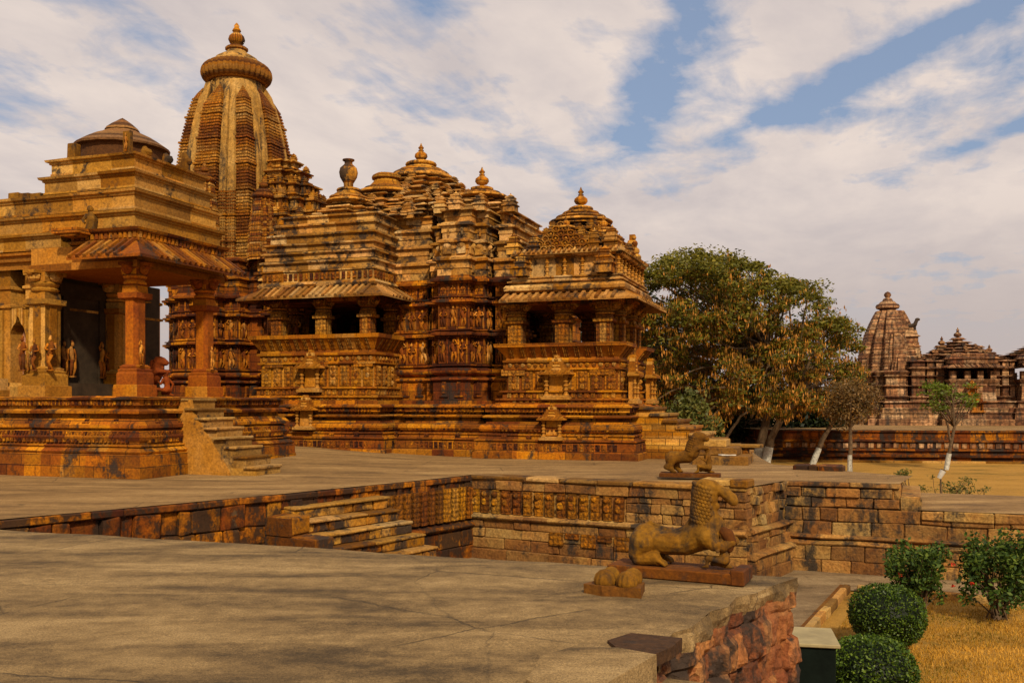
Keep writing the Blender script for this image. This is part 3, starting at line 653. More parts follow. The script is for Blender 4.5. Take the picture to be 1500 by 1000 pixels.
for i, (h, a, b) in enumerate(((1.35, 8.16, 8.36), (1.0, 8.36, 8.58), (.75, 8.58, 8.74))): mb.sweep(stepped((-10.75, 2.9), h), [(a+.002, -.1), (a+(b-a)*.4, -.1), (a+(b-a)*.5, .06), (a+(b-a)*.7, .06), (b, -.3)], seg=.6)
mb.build('balcony_roof', M_PLAS, temple, .014, 2)
mb = MB(47); dentils(mb, [(U0, V1), (U0+.02, V0+.02), (U1-.02, V0+.02), (U1-.02, 4)], 5.86, 6.08, 0, .04, .2, .55); mb.build('carved_frieze', M_CARV, temple, .004)
finial((-10.75, 2.6), [(.8, 8.7, .13, 0), (.68, 8.85, .12, 0), (.45, 9.12, .13, 22)], None, M_ROOF, vase=[(.16, 9.2), (.17, 9.42), (.22, 9.5), (.30, 9.64), (.33, 9.8), (.29, 9.96), (.18, 10.06), (.14, 10.1), (.14, 10.18), (.21, 10.22), (.21, 10.26), (.08, 10.28)])
m_ = MB(38); m_.lathe([(.7, 8.7), (.6, 8.95), (.4, 9.1), (.2, 9.25)], (-10.75, 2.6, 0), 20); m_.build('dome_core', M_ROOF, hroof)
niche(temple, T, T.u(459, .95), .92, 0, 2.06, .70, 1.42); niche(temple, T, T.u(451, .5), .42, 0, .82, .60, 1.14)
# figure posts and dark hall behind the balcony
figures(temple, [(-12.9, 2.0), (-12.3, 2.0)], 3.6, 1.1); figures(temple, [(-13.25, 2.8), (-12.75, 2.8)], 3.6, 1.1)
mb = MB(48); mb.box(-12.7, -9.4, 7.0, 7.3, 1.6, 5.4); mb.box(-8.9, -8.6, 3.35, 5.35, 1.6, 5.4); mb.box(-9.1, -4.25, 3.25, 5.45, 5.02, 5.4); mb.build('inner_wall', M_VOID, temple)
# entrance porch --------------------------------------------------------
E0, E1, W0, W1 = -4.24, -.72, .95, 4.75
parapet([(E0, W0+.6), (E0, W0), (E1, W0), (E1, 2.15)], 1.60, 3.53)
parapet([(E1, 3.75), (E1, W1), (E0, W1)], 1.60, 3.53)
EPX = (757, 826, 886)
for px in EPX: pillar(M_BALV, temple, T.u(px, 1.25), 1.25, 2.55, 2.22, .44)
for u, v in ((-.98, 2.05), (-.98, 3.7), (-.98, 4.5), (-2.5, 4.5), (-4.0, 4.5)): pillar(M_BALV, temple, u, v, 2.55, 2.22, .44)
mb = MB(49); mb.sweep(rect(E0-.05, E1+.02, W0+.05, W1), [(4.76, 0), (4.92, .0), (4.93, .08), (5.0, .08)], capb=True, seg=1); mb.build('lintel', M_WALL, temple, .006)
EPA = [(E0-.08, W0), (E1+.1, W0), (E1+.1, W1+.1), (E0, W1+.1)]
mb = MB(50); eave(mb, EPA, 5.06, 4.78, .60); mb.build('eave', M_EAVE, temple, .008, 2)
A0, A1 = (E0+.18, W0), (E1+.05, W0)
def ZP(z):
    pts = [(5.46, 5.06), (5.80, 5.38), (6.12, 5.62), (6.78, 6.20), (6.95, 6.36), (8.1, 7.50), (8.9, 8.06), (9.8, 8.80)]
    for (a, b), (c, d) in zip(pts, pts[1:]):
        if z <= c or c == 9.8: return b+(d-b)*(z-a)/(c-a)
ring = rect(E0+.18, E1+.05, W0, W1)
def zremap(mb):
    for v in mb.v: v.z = ZP(v.z)
mb = MB(51)
mb.sweep(ring, [(5.46, -.1), (5.52, .14), (5.58, .22), (5.68, .24), (5.76, .18), (5.80, .04), (5.86, .04), (5.87, .14), (5.92, .15), (5.96, .04), (6.04, .02), (6.05, .08), (6.10, .08), (6.12, -.02), (6.14, -.15), (6.78, -.15), (6.79, .02), (6.84, .06), (6.90, .06), (6.95, -.05), (7.0, -.3)], seg=.6)
zremap(mb); attic = mb.build('attic', M_PLAS, temple, .008, 2)
for x, y, a, st in along([(E0+.18, W0), (E1+.05, W0), (E1+.05, W1)], .52):
    mb = MB(52); r = .055; nx, ny = math.sin(a), -math.cos(a); p = [(r*1.4, 6.12)]
    for j in range(4): zz = 6.16+.15*j; p += [(r*1.3, zz), (r*.8, zz+.03), (r*.8, zz+.10), (r*1.35, zz+.13)]
    mb.lathe(p+[(r*1.5, 6.78)], (x+math.cos(a)*st*.45-nx*.05, y+math.sin(a)*st*.45-ny*.05, 0), 8)
    zremap(mb); mb.build('colonette', M_NICH, attic)
mb = MB(53); eave(mb, [(E0+.18, W0), (E1+.05, W0), (E1+.05, W1)], 6.98, 6.86, .14, .04, .16); zremap(mb); mb.build('upper_eave', M_EAVE, temple, .004)
mb = MB(54); mini_shrine(mb, T.u(886, .8), .80, 0, .50, 6.12, .95); mini_shrine(mb, T.u(765, .8), .80, 0, .42, 6.12, .85)
rx, ry = -2.45, 2.85
for i in range(7):
    h = 1.62-.205*i; z = 6.98+.235*i; P = rect(rx-h*.82, rx+h*.82, max(W0+.15, ry-h*.9), ry+h*.9)
    mb.sweep(P, [(z+.002, -.08), (z+.09, -.08), (z+.11, .06), (z+.16, .07), (z+.19, .0), (z+.235, -.12)], seg=.5)
    for x, y, a, st in along([P[0], P[1], P[2]], .36, .3): mini_shrine(mb, x+math.sin(a)*(-.1), y-math.cos(a)*(-.1), a, .22, z+.15, .30)
for x, y, w, z0, h in ((-.95, 1.2, .42, 6.95, .75), (-.95, 2.2, .36, 6.95, .65), (-4.1, 1.2, .40, 6.95, .7), (-1.5, 1.2, .34, 6.95, .7), (-3.4, 1.15, .34, 6.95, .62), (-.9, 3.3, .36, 6.95, .6)): mini_shrine(mb, x, y, 0, w, z0, h)
for j, (z0, w) in enumerate(((6.95, .42), (7.2, .34), (7.45, .26), (7.66, .18))): mb.box(-.95-w/2, -.95+w/2, 4.2-w/2, 4.2+w/2, z0, z0+.26); mb.ball((-.95+w*.4, 4.2-w*.4, z0+.14), w*.4, 7, 5)
zremap(mb); mb.build('porch_roof', M_ROOF, temple, .01, 3)
mb = MB(55)                                             # pierced gable of interlaced arches
gx, gy = T.u(822, 1.1), 1.02
for j, (w, a, b) in enumerate(((.95, 6.98, 7.14), (.82, 7.14, 7.30), (.66, 7.30, 7.46), (.48, 7.46, 7.60), (.30, 7.60, 7.74), (.14, 7.74, 7.86))):
    mb.box(gx-w, gx+w, gy+.05, gy+.3, a, b); n = max(1, int(w*2/.27))
    for i in range(n):
        x = gx-w+(i+.5)*2*w/n; zc_ = (a+b)/2
        mb.tube([(x+.105*math.cos(q*PI/6), gy+.02, zc_+.085*math.sin(q*PI/6)) for q in range(13)], .024, 5, cap=False); mb.ball((x, gy+.03, zc_), (.04, .03, .04), 6, 4)
zremap(mb); mb.build('gable', M_BALV, temple, .004)
finial((rx+.08, ry), [(1.05, 7.50, .15, 0), (.82, 7.66, .14, 0), (.60, 7.80, .13, 0), (.42, 7.93, .16, 22)], (8.06, .40), M_ROOF)
m_ = MB(38); m_.lathe([(1.0, 7.44), (.8, 7.66), (.5, 7.85), (.3, 8.0), (.2, 8.1)], (rx+.08, ry, 0), 20); m_.build('dome_core', M_ROOF, hroof)
finial((T.u(884, 2.2), 2.2), [(.42, 7.02, .11, 0), (.30, 7.14, .10, 0)], (7.22, .25), M_ROOF)
m_ = MB(38); m_.lathe([(.5, 6.4), (.42, 6.65), (.4, 6.9), (.3, 7.1), (.15, 7.24)], (T.u(884, 2.2), 2.2, 0), 16); m_.build('dome_core', M_ROOF, hroof)
finial((T.u(829, 1.3), 1.3), [(.30, 7.1, .10, 0)], (7.16, .22), M_ROOF)
finial((T.u(806, 2.6), 2.6), [(.28, 7.1, .10, 0)], (7.18, .2), M_ROOF)
niche(temple, T, T.u(818, .95), .92, 0, 1.80, .74, 1.36); niche(temple, T, T.u(812, .5), .38, 0, .58, .60, 1.08)
niche(temple, T, -.42, 1.5, PI/2, 1.68, .52, 1.5); niche(temple, T, -.42, 4.25, PI/2, 1.68, .56, 1.5)
# entrance stair
mb = MB(56); n = 8; za = 1.58; ua, ub = -.25, 2.95
for i in range(n):
    z = za*(n-i)/n; x1 = ua+(ub-ua)*(i+1)/n
    mb.box(ua-.2+.003*i, x1, 1.55-.002*i, 4.2+.002*i, -.3, z-.09)
stair = mb.build('stair', stone('stair_masonry', C_YL, .22, (.42, .21, .012), patch=.3), temple, .004)
mb = MB(57)
for i in range(n):
    z = za*(n-i)/n; x1 = ua+(ub-ua)*(i+1)/n; mb.cbox(x1-(ub-ua)/n-.02, x1+.05, 1.46+R.uniform(-.03, .03), 4.25, z-.088, z, .012)
mb.build('tread', M_STEP, stair, .006)
# ------------------------------------------------------------------ spire of the great temple
SX, SY, SZ0, SZ1 = -17.9, 6.2, 7.0, 14.75
spire = bpy.data.objects.new('spire', None); COL.objects.link(spire); spire.parent = temple; spire.location = (SX, SY, 0)
def sc_(z):
    t = (z-SZ0)/(SZ1-SZ0); return 2.2*(1-.05*t-.385*max(0, t)**2.8)
def rib(x0, x1, y0, y1, z0, z1, notch, dz=.13, seg=9, seed=1, tip=.55):
    mb = MB(seed); Z = []; z = z0
    while z < z1: Z.append(z); z += dz
    rings = []; tt = []
    def ring(z, g, f=1.0):
        s = sc_(z); cx, cy = (x0+x1)/2, (y0+y1)/2; C = [(x0,y0),(x1,y0),(x1,y1),(x0,y1)]; out = []
        for k in range(4):
            a, b = C[k], C[(k+1) % 4]; nx, ny = (b[1]-a[1]), -(b[0]-a[0]); l = math.hypot(nx, ny); nx, ny = nx/l, ny/l
            for t, d in (((0, 0), (.29, 0), (.30, .03), (.37, .03), (.38, 0), (.62, 0), (.63, .03), (.70, .03), (.71, 0)) if notch else ((0, 0),)):
                x = a[0]+(b[0]-a[0])*t; y = a[1]+(b[1]-a[1])*t
                out.append(mb.av((s*(cx+(x-cx)*f)+g*max(-1, min(1, 2*(x-cx)/(x1-x0)))-nx*d*f, s*(cy+(y-cy)*f)+g*max(-1, min(1, 2*(y-cy)/(y1-y0)))-ny*d*f, z)))
        return out
    for i, z in enumerate(Z):
        if notch:
            big = .05 if i % 8 == 7 else 0
            rings += [ring(z, -.022), ring(z+dz*.25, -.022), ring(z+dz*.30, .015+big), ring(z+dz*.9, .015+big)]
        else: rings.append(ring(z, 0))
    rings += [ring(z1, 0, 1.0), ring(z1+tip*.5, -.02, .7), ring(z1+tip, -.02, .12)]
    for j, (A, B) in enumerate(zip(rings, rings[1:])):
        t = .5+.35*math.sin(j*.11+seed) if notch else .55
        for k in range(len(A)): mb.face((A[k], A[(k+1) % len(A)], B[(k+1) % len(A)], B[k]), t)
    mb.face(rings[-1]); return mb
def rot4(fn):
    for q in range(4): fn(Matrix.Rotation(q*PI/2, 4, 'Z'), q)
core = MB(60); zz = [SZ0+i*.35 for i in range(23)]
rings = []
for z in zz:
    s = sc_(z); rings.append([core.av((s*x, s*y, z)) for x, y in ((-.70,-.70),(-.46,-.78),(.46,-.78),(.70,-.70),(.78,-.46),(.78,.46),(.70,.70),(.46,.78),(-.46,.78),(-.70,.70),(-.78,.46),(-.78,-.46))])
for A, B in zip(rings, rings[1:]):
    for k in range(12): core.face((A[k], A[(k+1) % 12], B[(k+1) % 12], B[k]), .5)
core.face(rings[-1]); core.build('spire_core', M_SPLA, spire, .01)
def place_rib(x0, x1, y0, y1, z1, notch, mat, seed, name='spire_rib', tip=.55):
    for q in range(4):
        mb = rib(x0, x1, y0, y1, SZ0, z1+R.uniform(-.12, .12), notch, seed=seed+q, tip=tip); o = mb.build(name, mat, spire, .012, 2.5); o.rotation_euler = (0, 0, q*PI/2)
place_rib(-.84, -.585, -.84, -.585, 13.9, True, M_SPIRE, 61)          # corner ribs
for a, b in ((-.575, -.43), (.43, .575)): place_rib(a, b, -.90, -.60, 14.0, False, M_SPLA, 65 if a < 0 else 73)
for a, b in ((-.415, -.27), (.27, .415)): place_rib(a, b, -.95, -.60, 14.2, False, M_SPLA, 69 if a < 0 else 77)
place_rib(-.25, .25, -1.03, -.60, 13.7, True, M_SPIRE, 81, tip=.9)
def low_bands():                                        # the lower third of the smooth ribs is notched too
    for x0, x1, y0 in ((-.578, -.427, -.905), (-.418, -.267, -.955), (.427, .578, -.905), (.267, .418, -.955)):
        for q in range(4):
            mb = rib(x0, x1, y0, -.62, SZ0, 9.9, True, seed=90+q, tip=.02); o = mb.build('notched_band', M_SPIRE, spire, .006); o.rotation_euler = (0, 0, q*PI/2)
low_bands()
mb = MB(95); mb.lathe([(1.12, 14.2), (1.06, 14.6), (1.04, 14.9)], n=28); mb.build('spire_neck', M_SPLA, spire)
mb = MB(96); P = []
for i in range(13):
    a = -PI/2+PI*i/12; P.append((1.06+.46*math.cos(a), 15.2+.40*math.sin(a), 1.0*max(0, math.cos(a))**.5))
mb.lathe(P, n=180, flute=36, amp=.13); am = mb.build('ribbed_disc', M_AMAL, spire, .004, 2, True)
mb = MB(97); mb.lathe([(1.15, 15.5), (1.12, 15.62), (.95, 15.72), (.86, 15.76), (.84, 15.84), (.62, 15.98), (.42, 16.08), (.40, 16.14), (.36, 16.2)], n=28); mb.build('cap_dome', M_SPLA, spire, .006)
mb = MB(98); mb.lathe([(a, b, 1) for a, b in disc(.48, 16.16, .2)], n=60, flute=22, amp=.1); mb.build('crowning_disc', M_SPIRE, spire, 0, 1, True)
mb = MB(99); mb.lathe([(max(.002, r), z) for r, z in ((.16, 16.32), (.14, 16.4), (.28, 16.5), (.34, 16.64), (.30, 16.78), (.18, 16.9), (.12, 16.95), (.18, 17.0), (.15, 17.08), (.09, 17.15), (.11, 17.22), (.04, 17.32), (0, 17.36))], n=20); mb.build('pot_finial', M_ROOF, spire, 0, 1, True)
# lesser spires leaning against the main one, and the stepped gable in front of it (east)
def lesser(u, v, w, z0, z1, name='lesser_spire'):
    mb = MB(int(u*10)+300); n = 12
    for j in range(4):
        pass
    Z = [z0+(z1-z0)*i/n for i in range(n+1)]; rings = []
    for i, z in enumerate(Z):
        t = i/n; s = w*(1-.05*t-.38*t**2.4); P = stepped((0, 0), s)
        rings.append([mb.av((x, y, z)) for x, y in P]); 
        if i < n: rings.append([mb.av((x*.96, y*.96, z+(z1-z0)/n*.3)) for x, y in P]); rings.append([mb.av((x*.96, y*.96, z+(z1-z0)/n*.45)) for x, y in P]); rings.append([mb.av((x, y, z+(z1-z0)/n*.5)) for x, y in P])
    for A, B in zip(rings, rings[1:]):
        for k in range(len(A)): mb.face((A[k], A[(k+1) % len(A)], B[(k+1) % len(A)], B[k]))
    mb.face(rings[-1]); o = mb.build(name, M_SPIRE, temple, .008, 3, loc=(u, v, 0))
    mb = MB(4); mb.lathe([(a, b, 1) for a, b in disc(w*.78, z1-.02, w*.42)], n=48, flute=20, amp=.1); mb.lathe([(w*.62, z1+w*.38), (w*.4, z1+w*.6), (w*.3, z1+w*.62)], n=16); mb.lathe(kalasha(z1+w*.58, w*.5), n=14); mb.build('crowning_disc', M_SPIRE, o, 0, 1, True)
us = T.u(296, 3.6); lesser(us, 3.75, .58, 7.25, T.z(268, us, 3.75))
lesser(-15.55, 4.6, .62, 7.2, 9.6); lesser(-20.1, 5.4, .6, 7.2, 9.6); lesser(-17.9, 3.75, .8, 7.2, 9.2)
mb = MB(101)
for i, (h, a, b) in enumerate(((1.75, 6.5, 7.5), (1.62, 7.5, 8.35), (1.5, 8.35, 9.1), (1.36, 9.1, 9.8), (1.15, 9.8, 10.4), (.9, 10.4, 10.95), (.62, 10.95, 11.4))):
    c = (-15.0-i*.10, 6.1); P = stepped(c, h); d = b-a
    mb.sweep(P, [(a+.002, 0), (a+d*.12, 0), (a+d*.14, .08), (a+d*.24, .08), (a+d*.26, -.05), (a+d*.76, -.05), (a+d*.78, .1), (a+d*.88, .11), (a+d*.93, 0), (b, -.22)], seg=.45)
    pth = [P[k] for k in range(0, 10)]
    for x, y, an, st in along(pth, .3, .25):
        if i < 5: put_box(mb, x, y, an, st*.6, a+d*.28, a+d*.74, -.05, .07)
        if R.random() < .5: mini_shrine(mb, x-math.sin(an)*.08, y+math.cos(an)*.08, an, .2, a+d*.88, .34)
mb.build('stepped_gable', M_ROOF, temple, .02, 2.5)
for c, s in (((-15.0, 6.1), 1.58),):
    P = stepped(c, s)
    figures(temple, P[0:10], 7.72, .50, .02, .36, .3)
# gather the smaller and hidden carved figures into one mass when there are more than a hundred
allf = [o for o in temple.children if o.name.startswith('carved_figure')]
allf.sort(key=lambda o: (T.w(o.location.x, o.location.y)-Vector((0, 0, 0))).length-2.5*o.scale.z)
if len(allf) > 100:
    mb = MB(102)
    for o in allf[100:]:
        M_ = Matrix.LocRotScale(o.location, o.rotation_euler, o.scale); base = len(mb.v)
        for v in o.data.vertices: mb.v.append(M_ @ v.co)
        for p in o.data.polygons: mb.f.append(tuple(base+i for i in p.vertices)); mb.t.append(mb.r.random())
        bpy.data.objects.remove(o)
    o = mb.build('carved_figures', M_FIG, temple, smooth=True); o['kind'] = 'stuff'
# ------------------------------------------------------------------ small shrine pavilion on the left
Q = Frame(-8.27, 21.25)
pav = thing('shrine_pavilion', 'small pillared stone shrine with tiered plaster roof and low dome', 'shrine', (Q.ox, Q.oy, 0), -TH)
QP = [(-16, 6), (-16, .02), (-4.35, .02), (-4.35, .42), (-.42, .42), (-.42, 6)]
QP = [(-16, 6), (-16, .75), (-4.6, .75), (-4.6, .42), (-.42, .42), (-.42, 6)]
mb = MB(120)
mb.sweep(QP, [(-.3, .42), (.27, .42), (.275, .405), (.52, .40), (.54, .36), (.56, .38), (.60, .40), (.70, .26), (.71, .32), (.74, .32), (.75, .24), (.80, .24), (.84, .27), (.92, .30), (.98, .27), (1.06, .25), (1.09, .18), (1.12, .18), (1.13, .28), (1.20, .28), (1.34, .17), (1.345, .06), (1.45, .05),
    (1.46, .26), (1.52, .28), (1.56, .18), (1.57, .08), (1.63, .08), (1.64, .16), (1.77, .17), (1.78, .24), (1.82, .25), (1.83, .1), (1.85, .05)], seg=.62)
mb.cm = 1; fr = QP[1:6]
dentils(mb, fr, .93, 1.05, .262, .02, .09, .55); dentils(mb, fr, .80, .88, .27, .02, .12, .6); dentils(mb, fr, 1.655, 1.76, .165, .02, .11, .6)
for x, y, a, st in along(fr, .75):
    put_box(mb, x, y, a, .20, 1.16, 1.27, .24, .02); put_box(mb, x, y, a, .11, 1.27, 1.33, .2, .02)
qpl = mb.build('plinth', [M_PLIN, M_CARP], pav, .015, 2.4)
FZ = 1.85
for px, v in ((197, .92), (300, 3.5)):
    u = -.92; pillar(M_PILL, pav, u, v, FZ, Q.z(386, u, v)-FZ if px == 197 else 3.05, .385, octo=True)
pillar(M_SHRI, pav, Q.u(66, .98), .98, FZ, 3.05, .48); pillar(M_SHRI, pav, -3.7, 3.5, FZ, 3.05, .5)
for (x, y) in ((-3.95, .62), (-3.55, .58), (-3.25, .78)): figures(pav, [(x-.17, y), (x+.17, y)], FZ+.62, .85)
for (x, y) in ((-.68, .80), (-.66, 3.4)): figures(pav, [(x, y-.13), (x, y+.13)], FZ+.72, .62)
mb = MB(122)                                            # sanctum hall with arched niche in its front wall
mb.sweep([(-16, 5.5), (-16, 1.0), (-4.78, 1.0), (-4.78, 1.42), (-4.3, 1.42), (-4.3, 1.0), (-3.95, 1.0), (-3.95, 5.5)], [(FZ-.05, .12), (2.1, .12), (2.12, .02), (2.2, .0), (4.05, 0), (4.06, .06), (4.12, .06), (4.14, 0), (4.5, 0), (4.52, .05), (4.58, .05), (4.6, 0), (5.0, 0)], seg=1.4)
for x0, x1 in ((-5.15, -4.98), (-4.14, -3.98)): mb.box(x0, x1, .94, 1.02, 2.25, 4.0)
mb.build('sanctum_wall', M_SHRI, pav, .006)
def arch(x0, x1, y0, y1, z0, zs, za, ztop):
    m_ = MB(123); n = 14; c = (x0+x1)/2; w = (x1-x0)/2; prev = None
    for i in range(n+1):
        t = i/n; x = x0+(x1-x0)*t; d = abs(t-.5)*2; z = zs+(za-zs)*((1-d)**.55*.78+.22*max(0, 1-d*3.2))+.03*abs(math.sin(d*PI*2.5))
        if prev:
            for y in (y0,): m_.poly([(prev[0], y, prev[1]), (x, y, z), (x, y, ztop), (prev[0], y, ztop)])
            m_.poly([(prev[0], y0, prev[1]), (prev[0], y1, prev[1]), (x, y1, z), (x, y0, z)])
        prev = (x, z)
    return m_
am_ = arch(-4.79, -4.29, .995, 1.40, 2.2, 3.35, 3.85, 4.04); am_.build('niche_arch', M_SHRI, pav)
mb = MB(124); mb.box(-4.78, -4.3, 1.38, 1.41, 2.2, 3.9); mb.box(-4.56, -4.46, 1.36, 1.385, 3.28, 3.52, .2); o = mb.build('niche_back', M_PINK, pav)
mb = MB(125); mb.box(-5.05, -4.75, .55, .9, 1.86, 2.3); mb.box(-5.12, -4.68, .48, .9, 1.86, 2.02); mb.box(-4.96, -4.84, .50, .56, 2.05, 2.28); mb.box(-5.7, -5.3, .55, .9, 1.86, 2.3); mb.build('low_post', M_SHRI, pav, .01, 3)
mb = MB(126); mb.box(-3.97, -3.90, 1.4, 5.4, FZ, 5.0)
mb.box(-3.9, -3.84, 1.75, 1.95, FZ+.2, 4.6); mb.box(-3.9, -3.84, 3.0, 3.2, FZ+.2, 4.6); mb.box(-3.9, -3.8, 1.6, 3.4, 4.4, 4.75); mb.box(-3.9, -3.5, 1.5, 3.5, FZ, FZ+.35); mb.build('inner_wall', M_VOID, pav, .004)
figures(pav, [(-3.82, 1.55), (-3.82, 2.1)], FZ+.5, 1.0, 0, .25); figures(pav, [(-3.82, 2.9), (-3.82, 3.4)], FZ+.5, 1.0, 0, .25)
mb = MB(127); mb.sweep([(-3.85, 1.25), (-3.85, .68), (-.66, .68), (-.66, 4.0), (-3.85, 4.0)][1:], [(4.86, 0), (5.02, 0), (5.04, -.03), (5.42, -.03)], capb=True, seg=1.6)
mb.sweep(rect(-16, -3.9, .86, 5), [(4.97, .0), (5.13, .02), (5.15, .10), (5.2, .12), (5.22, .04), (5.28, .04), (5.3, .12), (5.36, .13), (5.38, 0), (5.42, 0)], seg=1.5)
mb.build('lintel', stone('lintel_sandstone', [(.34, .16, .05), (.46, .24, .08), (.54, .32, .12)], .2, None), pav, .006)
mb = MB(128); eave(mb, [(-2.15, .66), (-.64, .66), (-.64, 4.1)], 5.40, 4.98, .58, .07, .2); eave(mb, [(-2.15, 4.08), (-.9, 4.08)][::-1], 5.40, 4.98, .4, .07, .2); mb.build('eave', M_EAVR, pav, .012, 2)
mb = MB(129); mb.sweep(rect(-2.6, -.68, .72, 4.0), [(5.44, -.05), (5.47, .05), (5.52, .05), (5.53, 0), (5.70, 0), (5.71, .08), (5.78, .12), (5.80, 0)], seg=.8)
dentils(mb, [(-2.6, .72), (-.68, .72), (-.68, 4.0)], 5.55, 5.69, 0, .03, .14, .55)
mb.box(-2.75, -2.0, .25, .95, 5.66, 5.78); mb.box(-2.55, -2.1, .30, .8, 5.60, 5.66); mb.build('frieze', M_PLIN, pav, .008)
mb = MB(130); z = 5.80
for i, (a, b, u0, u1, v0, v1) in enumerate(((5.40, 5.83, -16, -3.0, .80, 5.0), (5.80, 6.26, -16, -.84, .82, 4.05), (6.26, 6.76, -16, -.90, .88, 3.95), (6.76, 7.21, -3.62, -.93, .92, 3.75), (7.21, 7.63, -3.45, -.98, .97, 3.55))):
    h = b-a; mb.sweep(rect(u0, u1, v0, v1), [(a+.002, .02), (a+h*.10, .02), (a+h*.12, 0), (a+h*.62, 0), (a+h*.66, .04), (a+h*.74, .04), (a+h*.78, .10), (a+h*.90, .12), (a+h*.93, .04), (b, -.2)], seg=.9)
tr = mb.build('tiered_roof', M_SHRI, pav, .012, 2)
for i in range(3): u = -4.0-.35*i; mb = MB(131+i); mb.cbox(u-.17, u+.15, 1.0, 1.5, 6.76, 6.86+.03*i, .02); mb.build('roof_block', M_LION, pav, .02, 4)
ul = Q.u(108, 1.2); mb = MB(134); mb.cbox(ul-.11, ul+.11, 1.1, 1.32, 7.62, 8.03, .02); mb.build('roof_post', M_LION, pav, .025, 4)
ul = Q.u(186, 1.0); mb = MB(135); mb.box(ul-.11, ul+.11, .99, 1.08, 7.61, 8.12); mb.build('carved_slab', M_LION, pav, .012, 4); figures(pav, [(ul-.1, .99), (ul+.1, .99)], 7.64, .46)
for x, y, z0, h in ((-1.2, 1.6, 7.6, .30), (-1.05, 2.9, 7.6, .46), (-1.15, 2.3, 7.6, .3)):
    mb = MB(136); mb.tube([(x, y, z0), (x+.02, y, z0+h*.6), (x-.03, y, z0+h)], [.13, .12, .05], 6); mb.ball((x+.1, y, z0+h*.5), .1, 6, 4); mb.ball((x-.12, y+.05, z0+h*.25), .1, 6, 4); mb.build('roof_figure', M_LION, pav, .012, 4)
mb = MB(137); mb.tube([(-2.02, .72, 5.78), (-2.0, .74, 6.02), (-2.04, .74, 6.22)], [.11, .13, .07], 7); mb.ball((-2.03, .70, 6.28), .075, 8, 6); mb.tube([(-2.1, .68, 6.15), (-2.16, .60, 6.0), (-2.05, .56, 5.92)], [.04, .035, .03], 5); mb.build('seated_figure', M_LION, pav, .012, 4)
mb = MB(132); du, dv = -2.62, 2.5
mb.lathe([(1.02, 7.42), (1.02, 8.12), (1.14, 8.14), (1.16, 8.19), (1.05, 8.27), (.92, 8.36), (.74, 8.47), (.52, 8.57), (.40, 8.64), (.42, 8.66), (.38, 8.72), (.26, 8.82), (.14, 8.90), (.06, 8.95), (.002, 8.99)], (du-.05, dv, 0), 32)
mb.build('dome', stone('dome_plaster', [(.10, .055, .025), (.17, .10, .045), (.30, .19, .09)], .35, None), pav, .016, 2.5)
mb = MB(133); ua, ub, n = -.30, 1.85, 8; za = 1.80
for i in range(n):
    z = za*(n-i)/n; mb.box(ua-.3+.003*i, ua+(ub-ua)*(i+1)/n, 1.72-.002*i, 2.72+.002*i, -.3, z-.055)
qs = mb.build('stair', M_STEP, pav, .012, 2)
mb = MB(134)
for i in range(n):
    z = za*(n-i)/n; mb.cbox(ua+(ub-ua)*i/n-.05, ua+(ub-ua)*(i+1)/n+.04, 1.62+R.uniform(-.03, .03), 2.76, z-.065, z, .015)
mb.build('tread', M_STEP, qs, .014, 3)
mb = MB(135)                                            # plastered flank of the stair
for a, b in (((-.12, 1.85), (.35, 1.6)), ): pass
fl = [(-.28, -.2), (1.25, -.2), (1.1, .15), (.12, 1.5), (.05, 1.78), (-.28, 1.80)]
A_ = [mb.av((x, 1.655, z)) for x, z in fl]; B_ = [mb.av((x, 1.75, z)) for x, z in fl]
mb.face(A_, .5); mb.face(B_[::-1], .5)
for i in range(len(fl)): mb.face((A_[i], B_[i], B_[(i+1) % len(fl)], A_[(i+1) % len(fl)]), .5)
mb.build('stair_flank', M_SHRI, qs)
# ------------------------------------------------------------------ terrace, its walls, steps
def sheet(name, pts, z, mat, zf=None, step=None, kind='structure'):
    """flat or gently uneven sheet over an outline"""
    import bmesh
    bm = bmesh.new(); vs = [bm.verts.new((p[0], p[1], z)) for p in pts]; bm.faces.new(vs)
    if zf:
        xs = [p[0] for p in pts]; ys = [p[1] for p in pts]
        for lo, hi, ax in ((min(xs), max(xs), 0), (min(ys), max(ys), 1)):
            k = int((hi-lo)/step)
            for i in range(1, k):
                co = [0, 0, 0]; no = [0, 0, 0]; co[ax] = lo+(hi-lo)*i/k; no[ax] = 1
                bmesh.ops.bisect_plane(bm, geom=bm.verts[:]+bm.edges[:]+bm.faces[:], plane_co=co, plane_no=no)
        for v in bm.verts: v.co.z = z+zf(v.co.x, v.co.y)
    bmesh.ops.triangulate(bm, faces=[f for f in bm.faces if len(f.verts) > 4])
    bmesh.ops.recalc_face_normals(bm, faces=bm.faces)
    for f in bm.faces:
        if f.normal.z < 0: f.normal_flip()
    me = bpy.data.meshes.new(name); bm.to_mesh(me); bm.free(); me.materials.append(mat)
    o = bpy.data.objects.new(name, me); COL.objects.link(o); o['kind'] = kind; return o
GZ = -1.93
def sm(t): t = max(0, min(1, t)); return t*t*(3-2*t)
def tz(x, y): return .30*sm((-x-1.5)/7)*sm((y-22.3)/6)+.012*noise.noise(Vector((x*.5, y*.5, 0)))
A = Vector((-7.5, 13.9)); A00 = Vector((-11.2, 9.6)); Bp = Vector((-4.3, 17.9)); Cp = Vector((-.98, 22.6)); Dp = Vector((4.75, 19.3)); Ep = Vector((6.0, 21.0)); Fp = Vector((8.15, 20.1)); Gp = Vector((9.3, 22.2))
TER = [A00, A, Bp, Cp, Dp, Ep, Fp, Gp, (8.3, 24.0), (7.9, 25.6), (7.2, 26.4), (7.6, 29), (8.5, 34), (6, 46), (-30, 46), (-34, 14)]
sheet('terrace', TER, 0, M_TERR, tz, 1.0)
